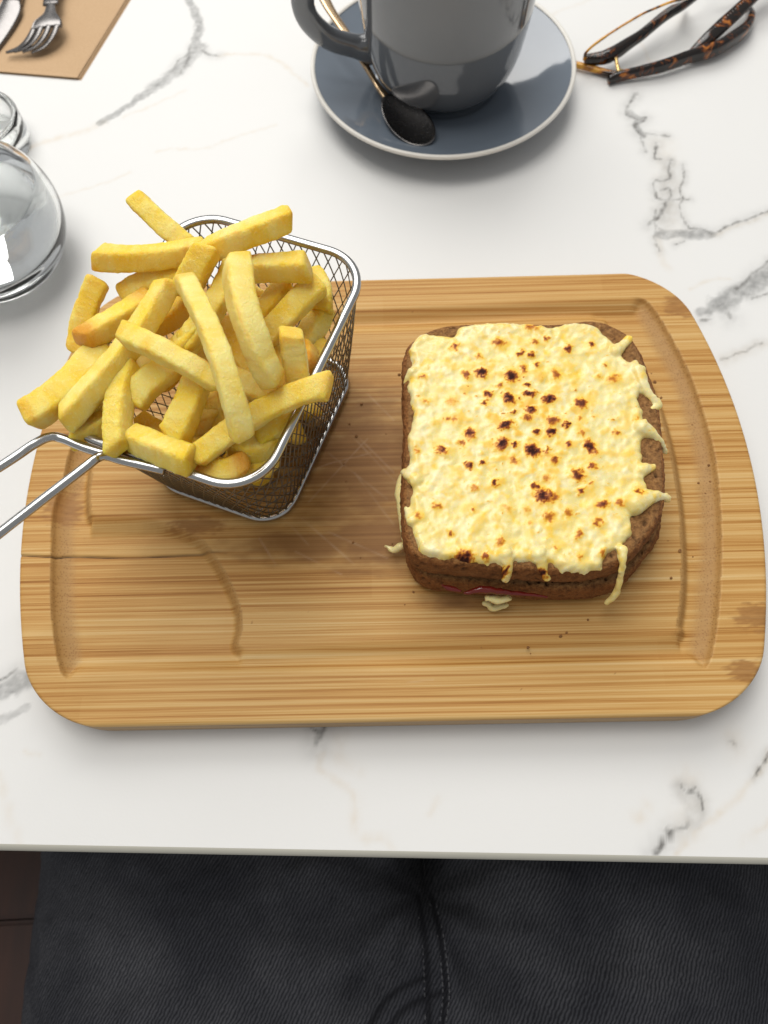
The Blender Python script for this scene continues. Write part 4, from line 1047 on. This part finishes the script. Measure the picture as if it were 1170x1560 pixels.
# ================================================================== napkin, fork, knife
A, C_, B_ = [np.array(p) for p in DATA['NAPKIN']]
d1 = (A - C_) / np.linalg.norm(A - C_); d2 = (B_ - C_) / np.linalg.norm(B_ - C_)
nap = empty('paper_napkin', (C_[0] * MM, C_[1] * MM, 0))
tag(nap, 'folded kraft paper napkin under the fork at the top left', 'napkin')
for i, (o1, o2) in enumerate(((0, 0), (.9, 1.2), (.3, 2.2))):
    l1, l2 = 190., 150.
    n1_, n2_ = 60, 48
    s1, s2 = np.meshgrid(np.linspace(o1, l1, n1_), np.linspace(o2, l2, n2_))
    P = s1[..., None] * d1 + s2[..., None] * d2
    z = .15 + i * .62 + .22 * fbm(xyz(P[..., 0] / 40, P[..., 1] / 40, i * 3.), 2).reshape(s1.shape) + .0
    V = np.concatenate([P, z[..., None]], -1).reshape(-1, 3)
    lo = V.copy(); lo[:, 2] -= .38
    F = grid_faces(n2_, n1_)
    ring = np.concatenate([np.arange(n1_), np.arange(1, n2_) * n1_ + n1_ - 1, (n2_ - 1) * n1_ + np.arange(n1_ - 2, -1, -1), np.arange(n2_ - 2, 0, -1) * n1_])
    kk = np.arange(len(ring)); N0 = len(V)
    Fs = np.stack([ring[kk], ring[(kk + 1) % len(ring)], ring[(kk + 1) % len(ring)] + N0, ring[kk] + N0], -1)
    make('paper_layer', np.concatenate([V, lo]) * MM, np.concatenate([F, F[:, ::-1] + N0, Fs]), M['kraft'], nap, True)
def ribbon(L, Rr, th, curve=0., n=40, m=14):
    """solid sheet between two edge lines"""
    L, Rr = catmull(L, 8), catmull(Rr, 8)
    tl = np.linspace(0, 1, n)
    def rs(P):
        l = np.concatenate([[0], np.cumsum(np.linalg.norm(np.diff(P, axis=0), axis=1))]); l /= l[-1]
        return np.stack([np.interp(tl, l, P[:, k]) for k in range(3)], 1)
    L, Rr = rs(L), rs(Rr)
    u = np.linspace(0, 1, m)
    P = L[:, None] * (1 - u)[None, :, None] + Rr[:, None] * u[None, :, None]
    P[..., 2] += (curve * (1 - (2 * u - 1) ** 2))[None, :]
    T = P.reshape(-1, 3); Bt = T - [0, 0, th]
    F = grid_faces(n, m); N0 = len(T)
    ring = np.concatenate([np.arange(m), np.arange(1, n) * m + m - 1, (n - 1) * m + np.arange(m - 2, -1, -1), np.arange(n - 2, 0, -1) * m])
    kk = np.arange(len(ring))
    Fs = np.stack([ring[kk], ring[(kk + 1) % len(ring)], ring[(kk + 1) % len(ring)] + N0, ring[kk] + N0], -1)
    return np.concatenate([T, Bt]), np.concatenate([F, F[:, ::-1] + N0, Fs])
FK = DATA['FK']
fo = np.array(FK['neck'][-1])
fork = empty('fork', tuple(fo * MM))
tag(fork, 'steel fork lying tines down on the kraft napkin', 'fork')
Lp, Rp = catmull(FK['L'], 8), catmull(FK['R'], 8)
kL, kR = int(len(Lp) * .52), int(len(Rp) * .52)
v, f = ribbon(Lp[:kL + 1:4], Rp[:kR + 1:4], 1.5, 1.0)
make('head', (v - fo) * MM, f, M['cutlery'], fork)
for i in range(4):
    u = (i + .5) / 4; hwid = .085
    m = 24
    tL = np.linspace(kL - 1, len(Lp) - 1, m); tR = np.linspace(kR - 1, len(Rp) - 1, m)
    li = np.stack([np.interp(tL, np.arange(len(Lp)), Lp[:, k]) for k in range(3)], 1)
    ri = np.stack([np.interp(tR, np.arange(len(Rp)), Rp[:, k]) for k in range(3)], 1)
    P = li * (1 - u) + ri * u
    P[:, 2] += 1.0 * (1 - (2 * u - 1) ** 2)
    wdt = np.linalg.norm(ri - li, axis=1) * hwid * np.interp(np.linspace(0, 1, m), [0, .8, 1], [1.1, .9, .45])
    v, f = sweep(P, wdt, np.interp(np.linspace(0, 1, m), [0, 1], [.9, .6]), 10, 2.8)
    make('tine', (v - fo) * MM, f, M['cutlery'], fork)
nk = catmull(FK['neck'], 8)
v, f = sweep(nk, np.interp(np.linspace(0, 1, len(nk)), [0, .6, 1], [6.5, 4.2, 5.2]), 1.1, 12, 2.6)
make('handle', (v - fo) * MM, f, M['cutlery'], fork)
KN = DATA['KN']
ko = np.array(KN['R'][1])
knife = empty('table_knife', tuple(ko * MM))
tag(knife, 'steel knife lying beside the fork, cut off by the corner', 'knife')
v, f = ribbon(KN['L'][1:], KN['R'][1:], 1.4, 1.2)
make('blade', (v - ko) * MM, f, M['cutlery'], knife)
v, f = ribbon(KN['L'][:2], KN['R'][:2], 3.2, 2.5)
make('handle', (v - ko) * MM, f, M['cutlery'], knife)

# ================================================================== spectacles
go_ = np.array(DATA['RB'][3]); go_[2] = 0
specs = empty('spectacles', tuple(go_ * MM))
tag(specs, 'folded tortoiseshell reading glasses lying right of the saucer', 'glasses')
def piece(name, pts, ra, rb, mat, parent=specs, power=3., n=14, upv=(0, 0, 1)):
    P = catmull(pts, 8)
    ra = np.interp(np.linspace(0, 1, len(P)), np.linspace(0, 1, len(ra)), ra)
    rb = np.interp(np.linspace(0, 1, len(P)), np.linspace(0, 1, len(rb)), rb)
    v, f = sweep(P - go_, ra, rb, n, power, upv)
    return make(name, v * MM, f, mat, parent)
ta = piece('temple_arm', DATA['TA'], [2.2, 2.2, 2.3, 2.5, 2.7, 3.0, 3.2, 3.2, 2.7, 1.8], [2.6, 3.0, 3.3, 3.8, 4.0, 4.4, 4.6, 4.4, 3.6, 2.4], M['tortoise'])
tb = piece('temple_arm', DATA['TB'], [2.2, 3.2, 4.2, 4.4, 4.2, 4.0, 3.8], [2.0, 2.4, 2.6, 2.4, 2.2, 2.2, 2.2], M['tortoise'])
front = piece('front_frame', DATA['RB'], [1.8, 2.8, 3.6, 3.4, 2.8, 2.7, 2.7, 2.7, 2.7, 2.7], [2.8, 3.4, 3.8, 3.6, 3.2, 3., 3., 3., 3., 3.], M['tortoise'])
piece('rim_edge', DATA['RT'], [1.2, .7, .55, .55, .55, .55, .6, .7, 1.], [1.2, .7, .6, .6, .6, .6, .6, .8, 1.], M['amber'], front)
piece('end_piece', DATA['AMB'], [1.6, 1.8, 1.8, 1.5], [1.8, 1.8, 1.8, 1.8], M['amber'], front)
piece('hinge', DATA['HIN'], [1.1, 1.0, 1.2], [1.0, 1.0, 1.0], M['gold'])
piece('hinge', DATA['HIN2'], [1.3, 1.0, .8], [1.0, 1.0, .8], M['gold'])
piece('nose_pad_arm', DATA['PAD'], [1.2, 1.4, 1.2], [1.2, 1.2, 1.2], M['gold'])
rb_, rt_ = catmull(DATA['RB'], 8), catmull(DATA['RT'], 8)
v, f = ribbon(rb_[::4], rt_[::4], .9, .0, 40, 10)
make('lens', (v - go_) * MM, f, M['lens'], front)
# the rest of the front beyond the picture: bridge and second rim
r0 = np.array(DATA['RB'][-1]); rd = r0 - np.array(DATA['RB'][-3]); rd /= np.linalg.norm(rd)
loop = []
for a in np.linspace(0, 2 * np.pi, 28, endpoint=False):
    loop.append(r0 + rd * (40 - 24 * math.cos(a)) + np.array([-.25, .45, .82]) * 16 * math.sin(a) + [0, 0, 6])
v, f = sweep(np.array(loop) - go_, 1.4, 1.8, 10, 3, closed=True)
make('second_rim', v * MM, f, M['tortoise'], front)
piece('bridge', [r0, r0 + rd * 8 + [0, 0, 3], r0 + rd * 16 + [0, 0, 5]], [2, 1.8, 2], [2.4, 2, 2.4], M['tortoise'], front)
# tiny worn print along the inner side of the far arm
TBc = catmull(DATA['TB'], 12)
marks = []
T_, B2, N2 = frames(TBc)
rr = random.Random(4)
for i in range(14, 58, 2):
    p = TBc[i] + N2[i] * 2.35 - B2[i] * 1.2
    marks.append(sweep(np.array([p - B2[i] * rr.uniform(.2, .5), p + B2[i] * rr.uniform(.2, .6) + T_[i] * rr.uniform(-.3, .3)]) - go_, .18, .12, 4))
v, f = merge(marks)
make('print', v * MM, f, M['print'], tb)

# ================================================================== crumbs
cr = []
rr = random.Random(11)
for i in range(46):
    a = rr.uniform(0, 6.28); u = rr.random() ** .6
    x = 62 + math.cos(a) * (58 + 26 * u); y = 143 + math.sin(a) * (66 + 16 * u)
    if y < 45: continue
    r = rr.uniform(.25, .8) * (1.4 if rr.random() < .12 else 1)
    bmx = bmesh.new(); bmesh.ops.create_icosphere(bmx, subdivisions=1, radius=r)
    v = np.array([w_.co[:] for w_ in bmx.verts]); f = [[w_.index for w_ in p.verts] for p in bmx.faces]; bmx.free()
    v *= 1 + .5 * perlin(v * 1.7 + i)[:, None]; v[:, 2] *= .6
    cr.append((v + [x, y, ZT + .35 * r], f))
v, f = merge(cr)
z = np.zeros(len(v))
tag(make('crumbs', v * MM, f, M['bread'], None, False, {'toast': z + .6, 'crumb': z + .8, 'pore': z}), 'tiny brown crumbs scattered on the board round the sandwich', 'crumbs', None, 'stuff')
